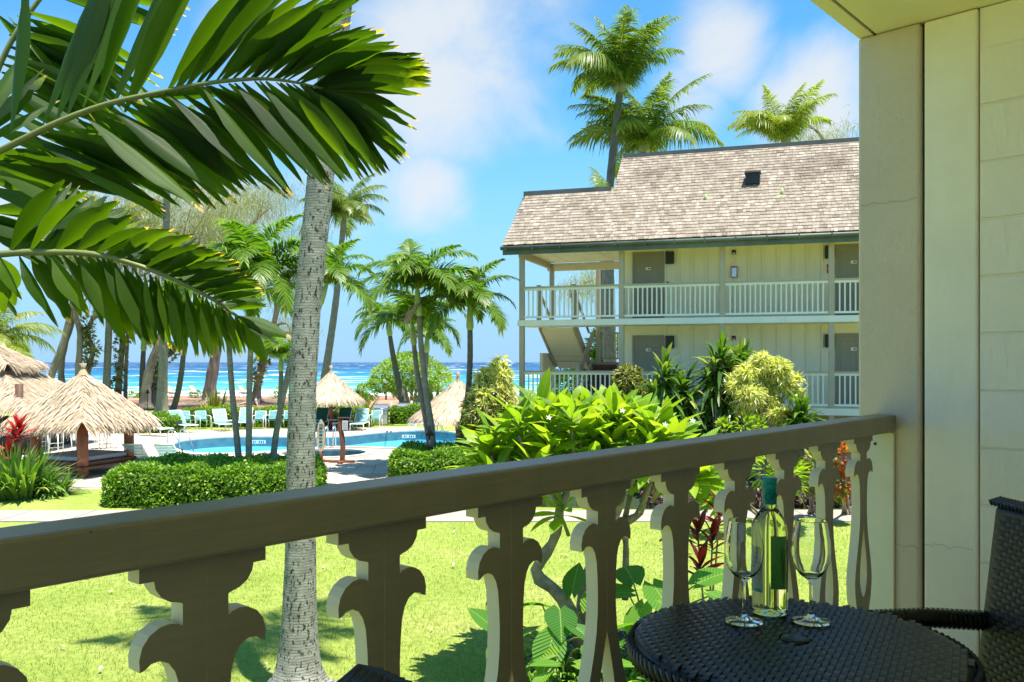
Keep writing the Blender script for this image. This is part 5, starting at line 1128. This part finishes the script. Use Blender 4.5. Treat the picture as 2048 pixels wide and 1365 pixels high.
# ---------------------------------------------------------------- pool furniture
def slats(mb, a, b, w, n, th=.012, wave=.0):
    a = Vector(a); b = Vector(b); d = (b - a) / n; dn = (b - a).normalized(); up = dn.cross(Vector((0, 1, 0))).normalized()
    for i in range(n):
        c = a + d * (i + .5); mb.box(c, (d.length * .74, w, th), M=Matrix((dn, Vector((0, 1, 0)), up)).transposed())
def lounger_proto():
    t = thing('pool_lounger', 'x', 'lounger')            # foot end +x
    W = .64; f = MB()
    for s in (-1, 1): f.tube([(-.62, s * W / 2, .38), (.95, s * W / 2, .36), (1.0, s * W / 2, .33)], .022, 8)
    for x in (-.6, 1.0): f.tube([(x, -W / 2, .36), (x, W / 2, .36)], .02, 8)
    f.build('frame', M['whiteplastic'], t, True)
    for x in (-.55, .85):
        for s in (-1, 1): MB().tube([(x, s * W / 2, .37), (x + (.06 if x > 0 else -.06), s * (W / 2 + .01), 0)], .024, 8).build('leg', M['whiteplastic'], t, True)
    mb = MB(); slats(mb, (-.05, 0, .39), (.97, 0, .37), W - .06, 11); mb.build('seat_straps', M['teal'], t)
    bk = MB(); 
    for s in (-1, 1): bk.tube([(-.05, s * (W / 2 - .01), .39), (-.55, s * (W / 2 - .01), 1.02)], .02, 8)
    bk.tube([(-.55, -W / 2 + .01, 1.02), (-.55, W / 2 - .01, 1.02)], .02, 8); b = bk.build('back_frame', M['whiteplastic'], t, True)
    mb = MB(); slats(mb, (-.07, 0, .42), (-.54, 0, 1.0), W - .06, 9); mb.build('back_straps', M['teal'], b)
    ar = MB()
    for s in (-1, 1): ar.tube([(-.32, s * (W / 2 + .02), .60), (.18, s * (W / 2 + .02), .58), (.25, s * (W / 2 + .02), .37)], .018, 8)
    return t
def chair_proto():
    t = thing('pool_chair', 'x', 'chair'); W = .56       # faces +x
    mb = MB(); slats(mb, (-.22, 0, .38), (.26, 0, .42), W - .06, 6); mb.build('seat_straps', M['teal'], t)
    f = MB()
    for s in (-1, 1): f.tube([(-.22, s * (W / 2 - .01), .40), (-.40, s * (W / 2 - .01), .86)], .018, 8)
    f.tube([(-.40, -W / 2 + .01, .86), (-.40, W / 2 - .01, .86)], .018, 8); b = f.build('back_frame', M['whiteplastic'], t, True)
    mb = MB(); slats(mb, (-.24, 0, .44), (-.39, 0, .84), W - .06, 6); mb.build('back_straps', M['teal'], b)
    for s in (-1, 1):
        MB().tube([(-.30, s * W / 2, .64), (.12, s * W / 2, .65), (.26, s * W / 2, .60), (.28, s * W / 2, 0)], .02, 8).build('arm', M['whiteplastic'], t, True)
        MB().tube([(-.24, s * W / 2, .42), (-.34, s * W / 2, 0)], .02, 8).build('leg', M['whiteplastic'], t, True)
    return t
def stool_proto():
    t = thing('bar_stool', 'x', 'bar stool'); W = .5
    mb = MB(); slats(mb, (-.2, 0, .76), (.24, 0, .78), W - .05, 6); mb.build('seat_straps', M['teal'], t)
    f = MB()
    for s in (-1, 1): f.tube([(-.2, s * W / 2, .76), (-.30, s * W / 2, 1.22)], .018, 8)
    f.tube([(-.30, -W / 2, 1.22), (-.30, W / 2, 1.22)], .018, 8); b = f.build('back_frame', M['whiteplastic'], t, True)
    mb = MB(); slats(mb, (-.21, 0, .84), (-.295, 0, 1.2), W - .05, 5); mb.build('back_straps', M['teal'], b)
    for s in (-1, 1):
        for x in (-.2, .24): MB().tube([(x, s * W / 2, .77), (x * 1.3, s * (W / 2 + .03), 0)], .018, 8).build('leg', M['whiteplastic'], t, True)
        MB().tube([(-.24, s * W / 2, 1.0), (.15, s * (W / 2 + .02), 1.0), (.23, s * (W / 2 + .02), .78)], .017, 8).build('arm', M['whiteplastic'], t, True)
    for z in (.2, .36): MB().tube([(.28, -W / 2 - .02, z), (.28, W / 2 + .02, z)], .015, 6).build('footrest', M['whiteplastic'], t, True)
    return t
def table_proto(h=.5, r=.26):
    t = thing('side_table', 'x', 'table'); MB().lathe([(0, h), (r, h), (r + .01, h - .015), (r, h - .03), (0, h - .03)], 24).build('table_top', M['whiteplastic'], t, True)
    for k in range(4):
        a = R(45 + 90 * k); MB().tube([(r * .8 * math.cos(a), r * .8 * math.sin(a), h - .02), (r * .9 * math.cos(a), r * .9 * math.sin(a), 0)], .017, 8).build('leg', M['whiteplastic'], t, True)
    return t
def copy_tree(o, parent=None):
    c = o.copy(); C.objects.link(c)
    if parent is not None: c.parent = parent
    for ch in KIDS.get(o.name, []): copy_tree(ch, c)
    return c
protos = {'l': lounger_proto(), 'c': chair_proto(), 's': stool_proto(), 't': table_proto()}
KIDS = {}
for o in C.objects:
    if o.parent is not None: KIDS.setdefault(o.parent.name, []).append(o)
used = set()
ZD = .022
def place(k, x, y, rz, label, group=None, sc_=1.0):
    o = protos[k] if k not in used else copy_tree(protos[k]); used.add(k)
    q = G(x, y); o.location = (q.x, q.y, ZD); o.rotation_euler = (0, 0, R(rz)); o.scale = (sc_,) * 3; o['label'] = label
    if group: o['group'] = group
    return o
lg = 'teal strap loungers round the pool'
place('l', 306, 873, -28, 'teal strap lounger nearest the pavilion, reclined beside the dark hedge', lg)
place('l', 362, 865, -38, 'teal strap lounger beside a small white table, second from the pavilion', lg)
place('t', 334, 866, 0, 'small round white table between two reclined loungers')
place('c', 375, 858, -45, 'teal strap armchair next to the second lounger', 'pool armchairs')
place('c', 407, 858, -48, 'teal strap armchair next to a tall-backed lounger', 'pool armchairs')
place('l', 443, 862, -58, 'teal strap lounger between an armchair and a white side table', lg)
place('t', 462, 862, 0, 'white side table left of the slim palm pair')
place('l', 490, 858, -82, 'teal strap lounger half hidden behind two slim palm trunks', lg)
place('c', 518, 858, -88, 'teal strap armchair just right of the slim palm pair', 'pool armchairs')
place('c', 545, 857, -92, 'teal strap armchair behind the right-leaning slim palm', 'pool armchairs')
place('c', 575, 857, -92, 'teal strap armchair partly behind the big grey trunk', 'pool armchairs')
for (x, lab) in ((641, 'lounger draped in a dark green towel with a white cloth on it'), (687, 'lounger draped in a dark green towel, right of the blue cup')):
    o = place('l', x, 859, -92, lab, lg)
    q = o.location; tw_ = MB(); tw_.box((-.31, 0, .74), (.80, .60, .02), M=Matrix.Rotation(R(51.5), 3, 'Y')); tw_.box((.42, 0, .425), (.9, .60, .02))
    tw = tw_.build('towel', M['greentowel'], None); tw.location = q; tw.rotation_euler = o.rotation_euler; tag(tw, 'dark green towel over the ' + ('lounger with the white cloth' if x < 660 else 'lounger right of the blue cup'), 'towel')
o = MB().box((0, 0, 0), (.3, .2, .05)).build('white_cloth', M['whiteplastic'], None, bevel=.02, loc=G(641, 859) + Vector((.05, -.35, .475))); tag(o, 'crumpled white cloth on a green towelled lounger', 'cloth')
place('t', 664, 860, 0, 'white side table holding a blue cup by the umbrella post')
q = G(662, 860); o = MB().lathe([(0, 0), (.10, 0), (.115, .30), (.10, .30), (.09, .02), (0, .02)], 20).build('blue_cup', M['bluecup'], None, True, loc=(q.x, q.y, ZD + .502)); tag(o, 'blue cup on a white side table', 'cup')
place('l', 721, 861, -92, 'upright teal strap lounger facing the pool left of the grass patch', lg)
place('c', 751, 856, -95, 'teal strap armchair at the grass patch before the grills', 'pool armchairs')
place('l', 858, 863, -150, 'teal strap lounger under the right-hand thatched umbrella, behind a trunk', lg)
place('l', 893, 864, -155, 'teal strap lounger under the thatched umbrella next to the yellow shrub', lg)
place('t', 876, 862, 0, 'white side table between the loungers under a thatched umbrella')
fg = 'loungers seen from behind over the long hedge'
for i, x in enumerate((282, 344, 400, 455, 551)):
    lab = ['lounger seen from behind nearest the daybed', 'lounger seen from behind at the pool ladder', 'lounger top edge showing over the hedge right of the ladder', 'lounger top edge showing over the hedge left of the palm pair', 'lounger top edge behind the right-leaning palm'][i]
    place('l', x, (940, 940, 950, 952, 948)[i], 85, lab, fg).scale = (1, 1, (.82, .82, .66, .63, .66)[i])
sg = 'bar stools round the high tables'
for i, (x, y, rz) in enumerate(((12, 905, 0), (52, 903, 20), (66, 893, 200), (95, 905, 170), (122, 908, 150), (135, 893, 220), (185, 905, 10), (226, 898, 190), (215, 890, 250))):
    lab = ['beside the red ti plant', 'behind the scarlet plant, facing the bar', 'turned to the bar counter', 'left of the pavilion left post', 'right of the pavilion left post', 'between the pavilion left and back posts', 'right of the pavilion front post', 'left of the pavilion right post', 'behind the pavilion, farther than the daybed'][i]
    place('s', x, y, rz, 'white bar stool with teal straps ' + lab, sg)
for (x, y, lab) in ((80, 898, 'tall round white table among stools left of the pavilion'), (205, 899, 'tall round white table seen under the pavilion')):
    o = table_proto(1.04, .34); o.name = 'high_table'; q = G(x, y); o.location = (q.x, q.y, ZD); o['label'] = lab
# grills
def grill(label, x, y, ss, rz=0):
    q = G(x, y); t = thing('barbecue_grill', label, 'grill', (q.x, q.y, .0), R(rz), 'barbecue grills'); bm_ = M['steel'] if ss else M['black']
    MB().box((0, 0, .42), (.70, .5, .74)).build('cabinet', bm_, t, bevel=.02)
    MB().lathe([(0, .0)] , 3) if False else None
    hood = MB(); hp2 = [(-.26, .82), (-.26, .95), (-.18, 1.08), (.02, 1.14), (.2, 1.08), (.26, .95), (.26, .82)]; n = len(hp2)
    hood.add([(-.38, a, b) for a, b in hp2] + [(.38, a, b) for a, b in hp2], [tuple(range(n)), tuple(range(2 * n - 1, n - 1, -1))] + [(i, n + i, n + (i + 1) % n, (i + 1) % n) for i in range(n)]); hood.build('hood', M['steel'], t)
    for s in (-1, 1): MB().box((s * .60, 0, .82), (.42, .44, .04)).build('shelf', M['black'], t, bevel=.008)
    MB().tube([(-.3, -.31, .9), (.3, -.31, .9)], .015, 8).build('handle', M['steel'], t, True)
    for k in range(4): MB().tube([(-.24 + .16 * k, -.25, .74), (-.24 + .16 * k, -.285, .74)], .03, 10).build('knob', M['whiteplastic'], t, True)
    for s in (-1, 1): MB().lathe([(0, -.02), (.07, -.02), (.07, .02), (0, .02)], 12).build('wheel', M['black'], t, True).matrix_local = Matrix.Translation((s * .32, -.18, .07)) @ Matrix.Rotation(R(90), 4, 'Y')
grill('stainless barbecue grill nearest the armchair', 763, 851, True); grill('black barbecue grill with silver hood between wooden posts', 809, 847, False); grill('black barbecue grill half behind the thatched umbrella', 848, 846, False)
for (x, y, lab) in ((782, 848, 'wooden post between the two visible grills'), (823, 847, 'wooden post right of the black grill')):
    q = G(x, y); o = MB().tube([(0, 0, 0), (.01, 0, .7), (0, 0, 1.25)], [.085, .08, .075], 10).build('timber_post', M['wood_bare'], None, True, loc=q); tag(o, lab, 'post')
# surfboard sign, shower post, sandals, torches
q = G(642, 926); t = thing('surfboard_sign', 'small decorated surfboard sign on a red wood stand', 'sign', q)
m = NT('surfboard_art'); a = m.noise(7, 4, .7); m.col(m.ramp(a, [(.35, (.20, .36, .34)), (.5, (.55, .52, .40)), (.62, (.45, .22, .07)), (.72, (.12, .2, .22))])); m.set(Roughness=.35); M['surf'] = m.m
sb = MB(); pr = [(0, .35), (.08, .42), (.135, .6), (.15, .85), (.135, 1.1), (.09, 1.32), (0, 1.48)]; ol = pr + [(-x, z) for x, z in pr[-2:0:-1]]; n = len(ol)
sb.add([(x, -.025, z) for x, z in ol] + [(x, .025, z) for x, z in ol], [tuple(range(n)), tuple(range(2 * n - 1, n - 1, -1))] + [(i, n + i, n + (i + 1) % n, (i + 1) % n) for i in range(n)]); sb.build('board', M['surf'], t, bevel=.01)
for k in range(7):     # lettering down the board, too small to read in the picture
    MB().box((0, -.028, 1.28 - .115 * k), (.11, .006, .07)).build('lettering', M['darkwood'] if k % 2 else M['capsule'], t)
MB().tube([(.14, 0, .6), (.155, 0, .85), (.14, 0, 1.1), (.09, 0, 1.33)], .014, 6).build('edge_stripe', M['redwood'], t, True)
MB().tube([(0, .03, 0), (0, .03, .5)], .06, 8).build('stem', M['redwood'], t, True); MB().box((0, 0, .05), (.75, .14, .10)).build('foot', M['redwood'], t, bevel=.01); MB().box((0, 0, .045), (.14, .7, .09)).build('foot', M['redwood'], t, bevel=.01)
q = G(684, 927); t = thing('towel_post', 'curved red wood post on a cross foot with a white notice', 'post', q)
MB().tube(curve([(.0, 0, 0), (.03, 0, .5), (.0, 0, .9), (-.06, 0, 1.2), (-.04, 0, 1.5)], 12), .085, 10).build('stem', M['redwood'], t, True); MB().box((0, 0, .05), (.85, .16, .11)).build('foot', M['redwood'], t, bevel=.01); MB().box((0, 0, .045), (.16, .8, .1)).build('foot', M['redwood'], t, bevel=.01)
nb_ = MB().box((.12, -.1, 1.28), (.18, .02, .32)).build('notice', M['whiteplastic'], t)
for k in range(5): MB().box((.12, -.113, 1.40 - .06 * k), (.14, .004, .018)).build('text_line', M['b_post'], nb_)
MB().box((.05, 0, 1.53), (.4, .2, .03)).build('cap', M['darkwood'], t)
q = G(778, 866); 
for s in (-1, 1): o = MB().prism([(x * .05 + s * .09 + (.0), y * .14) for x, y in arc(0, 0, 1, 0, 330, 11)], 0, .05).build('sandal', M['sandals'], None, loc=(q.x, q.y, ZD)); tag(o, 'dark sandal left on the deck by the pool edge', 'sandal', 'pair of sandals')
def torch(label, p, h, s=1.0):
    t = thing('tiki_torch', label, 'torch', p); MB().tube([(0, 0, 0), (0, 0, h)], .022 * s, 8).build('pole', M['dark'], t, True)
    MB().lathe([(.0, h + .30 * s), (.02 * s, h + .28 * s), (.14 * s, h), (0, h)], 16).build('head', M['dark'], t, True)
torch('black tiki torch standing in the short hedge, taller of the pair', Vector((PX(859, 25.8), 25.8, 0)), 1.24); torch('black tiki torch standing in the short hedge, lower of the pair', Vector((PX(859, 25.4), 25.4, 0)), .85)
torch('black tiki torch on the dirt near the swollen stump', G(295, 826), 1.3); torch('black tiki torch on the dirt beyond the swollen stump', G(311, 822), 1.5)
# weathered beach chairs on the shore
bc = 'weathered beach chairs above the surf'
for i, (x, lab) in enumerate(((343, 'bleached beach chair near the pale coconut trunk'), (390, 'bleached beach chair left of the stout rooted ironwood'), (488, 'bleached beach chair between the slim palms'))):
    q = G(x, 797) + Vector((0, 0, .2)); t = thing('beach_chair', lab, 'chair', q, R(-30), bc)
    MB().box((.2, 0, .35), (1.3, .6, .06)).build('seat', M['wood_bare'], t); o = MB().box((0, 0, .45), (.95, .6, .05)).build('backrest', M['wood_bare'], t, loc=(-.65, 0, .32)); o.rotation_euler = (0, R(52), 0)
    for sx_ in (-.3, .75):
        for s in (-1, 1): MB().tube([(sx_, s * .28, .36), (sx_, s * .28, -.1)], .03, 6).build('leg', M['wood_bare'], t)

# ---------------------------------------------------------------- the building opposite
bo = thing('apartment_building', 'two-storey cream building with shingled roof and open walkways', 'building', (.248, 27.1, 0), math.atan2(-.302, .953))
SE = 15.0
def bb(name, x0, x1, y0, y1, z0, z1, mat, parent=bo, bevel=0): return MB().bx(x0, x1, y0, y1, z0, z1).build(name, M[mat], parent, bevel=bevel)
ZL, ZU, ZE = 2.115, 4.70, 6.90; DW = 1.25
bb('lower_slab', -.06, SE, -.08, 5.0, ZL - .19, ZL, 'b_white'); bb('upper_slab', -.06, 0.02, -.08, 1.3, ZU - .18, ZU, 'b_white')
bb('upper_slab', .021, SE, -.08, 1.35, ZU - .18, ZU - .001, 'b_white'); bb('upper_floor', 3.05, SE, 1.351, 5.6, ZU - .15, ZU - .003, 'b_white')
bb('base_wall', 3.3, SE, .9, 1.0, -.2, ZL - .192, 'b_post'); bb('base_vent', 8.6, 9.0, .87, .899, 1.35, 1.75, 'dark')
for s in (.06, 3.17, 6.11, 9.07, 12.0):
    for (z0, z1) in ((0, ZL - .191), (ZL + .001, ZU - .181), (ZU + .001, ZE - .02)): bb('post', s - .075, s + .075, -.05, .10, z0, z1, 'b_post', bevel=.006)
for lev, (zf, zc) in enumerate(((ZL, ZU - .155), (ZU, ZE + .05))):
    bb('wall', 3.02, SE, DW, DW + .14, zf + .001, zc, 'b_wall'); bb('end_wall', 3.02, 3.16, DW + .141, 5.4, zf + .001, zc, 'b_wall')
    k = 0; s = 4.28
    while s < SE - .5:
        if not (9.0 < s < 10.3): bb('batten', s, s + .05, DW - .045, DW - .001, zf + .002, zc - .001, 'b_wall')
        s += .415
    for si in (3.36, 9.30):
        d = bb('door', si, si + .86, DW - .035, DW - .002, zf + .01, zf + 2.05, 'b_door', bevel=.004)
        for (a, b_, z0, z1) in ((si - .07, si - .002, zf + .01, zf + 2.12), (si + .862, si + .93, zf + .01, zf + 2.12), (si - .0019, si + .8619, zf + 2.052, zf + 2.119)): bb('door_frame', a, b_, DW - .05, DW - .001, z0, z1, 'b_door')
        for cx in (si + .22, si + .64):
            for (z0, z1) in (((1.75, 1.92), (.95, 1.62), (.15, .82)) if lev == 0 else ((1.05, 1.88), (.15, .9))):
                bb('door_panel', cx - .14, cx + .14, DW - .048, DW - .0355, zf + z0, zf + z1, 'b_door', d, .006)
        bb('handle', si + .77, si + .83, DW - .085, DW - .036, zf + .98, zf + 1.08, 'steel', d)
        nz_ = zf + (1.60 if lev else 1.67)
        pl_ = bb('room_number_plate', si + .35, si + .51, DW - .055, DW - .049, nz_ - .045, nz_ + .045, 'b_white', d)
        for dx in (.075, .105, .135): bb('digit', si + .35 + dx - .011, si + .35 + dx + .011, DW - .059, DW - .0555, nz_ - .022, nz_ + .022, 'dark', pl_)
        lx = si + .96 if si < 5 else si - .36
        bb('wall_lamp', lx, lx + .26, DW - .12, DW - .022, zf + 1.72, zf + 2.10, 'dark', bevel=.01)
        bb('key_box', lx + (.02 if si < 5 else .2), lx + (.10 if si < 5 else .26), DW - .05, DW - .021, zf + 1.05, zf + 1.17, 'dark' if si < 5 else 'steel')
    bb('alarm', 6.30, 6.42, DW - .06, DW - .022, zf + 1.95, zf + 2.08, 'dark')
    bb('alarm_lamp', 6.33, 6.39, DW - .065, DW - .0605, zf + 1.965, zf + 1.995, 'whiteplastic')
    # railing bays
    for (a, b_) in ((.136, 3.094), (3.246, 6.034), (6.186, 8.994), (9.146, 11.9)):
        bb('railing_cap', a, b_, -.05, .06, zf + .98, zf + 1.03, 'b_post'); bb('railing_top', a, b_, -.02, .03, zf + .91, zf + .979, 'b_white'); bb('railing_bottom', a, b_, -.02, .03, zf + .06, zf + .12, 'b_white')
        n = round((b_ - a) / .138)
        for k in range(1, n):
            x = a + (b_ - a) * k / n
            o = link('railing_baluster', bpy.data.meshes.get('railing_baluster') or MB().bx(-.02, .02, -.018, .022, .121, .909).mesh('railing_baluster', M['b_white']), bo); o.location = (x, .003, zf)
ex = bb('extinguisher_box', 6.28, 6.46, DW - .10, DW - .022, ZU + 1.25, ZU + 1.58, 'redtile'); bb('glass_front', 6.30, 6.44, DW - .105, DW - .1005, ZU + 1.27, ZU + 1.54, 'steel', ex)
fl_ = bb('flower_tile', 9.0, 9.2, DW - .03, DW - .002, ZU + 1.30, ZU + 1.56, 'redtile')
for k in range(6):
    a = k * 1.05; MB().lathe([(0, 0), (.035, 0), (0, .006)], 8).build('petal', M['yellow'], fl_).matrix_local = Matrix.Translation((9.1 + .05 * math.cos(a), DW - .031, ZU + 1.43 + .06 * math.sin(a))) @ Matrix.Rotation(R(90), 4, 'X')
# back of the stair bay
for (x, y) in ((.06, 3.6), (1.55, 4.3), (2.95, 4.3)):
    bb('back_post', x - .07, x + .07, y - .07, y + .07, ZL, ZE - .1, 'b_post')
bb('back_beam', -.1, 3.02, 3.55, 3.72, ZE - .32, ZE - .06, 'b_wall'); bb('side_beam', -.08, .04, .1, 3.55, ZE - .24, ZE - .06, 'b_post')
for i in range(4):
    for j in range(4): bb('ceiling_panel', -.05 + i * .77, -.05 + i * .77 + .745, -.3 + j * .96, -.3 + j * .96 + .93, ZE - .05, ZE - .02, 'b_wall')
bb('ceiling_backing', -.06, 3.02, -.31, 3.6, ZE - .018, ZE, 'b_post')
for i in range(16):
    bb('soffit_panel', 3.03 + i * .75, 3.03 + i * .75 + .74, -.35, DW - .001, ZE + .0, ZE + .03, 'b_wall')
# switchback stair: left flight down from the upper floor to the landing, right flight down to the lower floor
LZ = ZL + 1.29; nst = 7
for k in range(nst):
    y0 = 1.36 + k * .28; z = ZU - .02 - (k + 1) * (ZU - LZ) / (nst + .5)
    bb('tread', .35, 1.35, y0, y0 + .30, z - .05, z, 'b_post')
    z2 = ZL + (k + 1) * (LZ - ZL) / (nst + .5); bb('tread', 1.62, 2.85, y0, y0 + .30, z2 - .05, z2, 'darkwood'); bb('riser', 1.62, 2.85, y0 + .001, y0 + .02, z2 - .17, z2 - .051, 'darkwood')
bb('landing', .2, 3.0, 3.35, 4.4, LZ - .14, LZ, 'b_post')
sw = MB(); sw.add([(.33, 1.3, ZU - .19), (1.37, 1.3, ZU - .19), (1.37, 3.5, LZ - .15), (.33, 3.5, LZ - .15), (.33, 1.3, ZU - .26), (1.37, 1.3, ZU - .26), (1.37, 3.5, LZ - .22), (.33, 3.5, LZ - .22)], [(0, 1, 2, 3), (7, 6, 5, 4), (0, 4, 5, 1), (1, 5, 6, 2), (2, 6, 7, 3), (3, 7, 4, 0)]); sw.build('stair_soffit', M['b_wall'], bo)
for (x, za, zb) in ((.27, ZU - .1, LZ - .05), (1.42, ZU - .1, LZ - .05)): MB().bar((x, 1.3, za), (x, 3.4, zb), .06, .30).build('stringer', M['b_post'], bo)
for (x, za, zb) in ((1.56, ZL + .05, LZ), (2.9, ZL + .05, LZ)): MB().bar((x, 1.3, za), (x, 3.4, zb), .06, .30).build('stringer', M['b_post'], bo); MB().bar((x, 1.3, za + .92), (x, 3.4, zb + .92), .06, .28).build('handrail', M['b_post'], bo)
for x in (.27, 1.42): MB().bar((x, 1.25, ZU + .98), (x, 3.4, LZ + 1.02), .06, .08).build('handrail', M['b_post'], bo)
bb('side_wall', .10, .20, 1.9, 3.6, ZL + .001, LZ + .3, 'b_wall')
for (x, y, z0, h) in ((.27, 1.2, ZU, 1.18), (1.42, 1.2, ZU, 1.18), (1.56, 1.2, ZL, 1.2)): bb('newel_post', x - .065, x + .065, y - .065, y + .065, z0 + .001, z0 + h, 'b_post', bevel=.008)
bb('landing_rail_cap', 1.6, 3.0, 4.3, 4.38, LZ + .98, LZ + 1.04, 'b_post'); bb('landing_rail_bottom', 1.6, 3.0, 4.32, 4.36, LZ + .1, LZ + .15, 'b_post')
for k in range(10): bb('landing_baluster', 1.66 + k * .14, 1.70 + k * .14, 4.32, 4.36, LZ + .151, LZ + .979, 'b_post')
# roof: planes, shingles, ridge caps, gutter
SLP = .90; y_e, z_e = -.45, 6.98
rl = math.sqrt(1 + SLP ** 2)
def rp(y): return z_e + SLP * (y - y_e)
rf = MB()
for (x0, x1, yr) in ((-.42, 2.62, 1.65), (2.6201, SE, 3.15)):
    yb = 2 * yr - y_e
    rf.add([(x0, y_e, z_e - .06), (x1, y_e, z_e - .06), (x1, yr, rp(yr) - .06), (x0, yr, rp(yr) - .06), (x0, yb, z_e - .06), (x1, yb, z_e - .06), (x0, y_e, z_e - .1), (x1, y_e, z_e - .1), (x0, yr, rp(yr) - .16), (x1, yr, rp(yr) - .16), (x0, yb, z_e - .1), (x1, yb, z_e - .1)],
           [(0, 1, 2, 3), (3, 2, 5, 4), (7, 6, 8, 9), (9, 8, 10, 11), (0, 6, 7, 1), (4, 5, 11, 10), (0, 3, 8, 6), (3, 4, 10, 8), (1, 7, 9, 2), (2, 9, 11, 5)])
roof = rf.build('roof', M['gutter'], bo)
expo = .165; sh_rest = []; shing = []; row = 0; yy = y_e - .03
sgw = [.10, .13, .17, .21]
shm = []
ut = Vector((0, 1, SLP)).normalized(); un = Vector((0, -SLP, 1)).normalized()
for wi in sgw:
    mb = MB(); mb.box((0, 0, 0), (wi - .008, .30, .016)); shm.append(mb)
while yy < 3.12:
    xs = -.42 + (yy - y_e) * .06 if yy < 1.60 else 2.62; x = xs; rt = random.uniform(-.012, .012)
    while x < 10.9:
        wi = random.choice(sgw); c = Vector((x + wi / 2, yy, rp(yy))) + ut * (.15 - .012 + random.uniform(-.014, .014) + rt) + un * .030
        shing.append((c, wi, random.uniform(-.012, .012), random.random())); x += wi
    yy += expo / rl
def shmesh(c, wi, tw, val, tilt):
    Mx = Matrix((Vector((1, 0, 0)), ut, un)).transposed(); Mx = Mx @ Matrix.Rotation(-.10 + tilt, 3, 'X') @ Matrix.Rotation(tw, 3, 'Z')
    b = MB().box((0, 0, 0), (wi - .006, .30, .026), M=Mx); return b
shing.sort(key=lambda s: -s[0].x + .25 * s[0].y)
sv = []; sf = []; svar = []
order = sorted(range(len(shing)), key=lambda i: -(shing[i][0].x))
for kk, i in enumerate(order):
    c, wi, tw, val = shing[i]; b = shmesh(c, wi, tw, val, random.uniform(-.02, .02)); val = min(1, max(0, random.gauss(.56, .15)))
    if c.x < 9.9 and kk < 10 ** 6 and len([0]) and (val is not None):
        pass
    sel = 300
    if c.x < 9.75 and (globals().setdefault('NSH', 0) < sel):
        globals()['NSH'] += 1
        me = b.mesh('shingle', M['shingle']); me.attributes.new('var', 'FLOAT', 'POINT').data.foreach_set('value', [val] * 8); o = link('shingle', me, roof); o.location = c
    else:
        off = len(sv); sv += [(Vector(v) + c)[:] for v in b.v]; sf += [tuple(j + off for j in f) for f in b.f]; svar += [val] * 8
npm = npmesh('shingles_far', [(np.array(sv), np.array(sf), np.array(svar), np.zeros(len(sv)))], M['shingle'], flat=True); tag(link('shingles_far', npm, roof), kind='stuff')
for (x0, x1, yr) in ((-.36, 2.55, 1.65), (2.66, SE, 3.15)):
    MB().bar((x0, yr - .06, rp(yr) + .03), (x1, yr - .06, rp(yr) + .03), .05, .20).build('ridge_cap', M['ridge'], roof)
g_ = MB(); g_.tube([(-.46, y_e - .06, z_e - .10), (SE, y_e - .06, z_e - .10)], .065, 10); g_.build('gutter', M['gutter'], bo, True)
bb('fascia', -.42, SE, y_e + .0, y_e + .03, z_e - .30, z_e - .105, 'gutter')
for k in range(14): bb('gutter_strap', -.3 + k * .85, -.27 + k * .85, y_e - .135, y_e - .02, z_e - .18, z_e - .03, 'gutter')
def onroof(x, y): return Vector((x, y, rp(y)))
v = MB().box((0, 0, .16), (.42, .36, .32)).build('roof_vent', M['dark'], roof, bevel=.01); v.location = onroof(6.9, 1.55)
v2 = MB().box((0, -.02, .34), (.48, .46, .03)).build('vent_lid', M['ridge'], v); 
for (x, y) in ((5.55, .95), (7.75, 1.0)):
    MB().tube([(0, 0, -.05), (0, 0, .22)], .04, 8).build('vent_pipe', M['shaft'], roof, True, loc=onroof(x, y))
    MB().box((0, 0, .05), (.26, .26, .012), M=Matrix.Rotation(math.atan(SLP), 3, 'X')).build('flashing', M['shaft'], roof, loc=onroof(x, y))
print('built', len(bpy.data.objects))
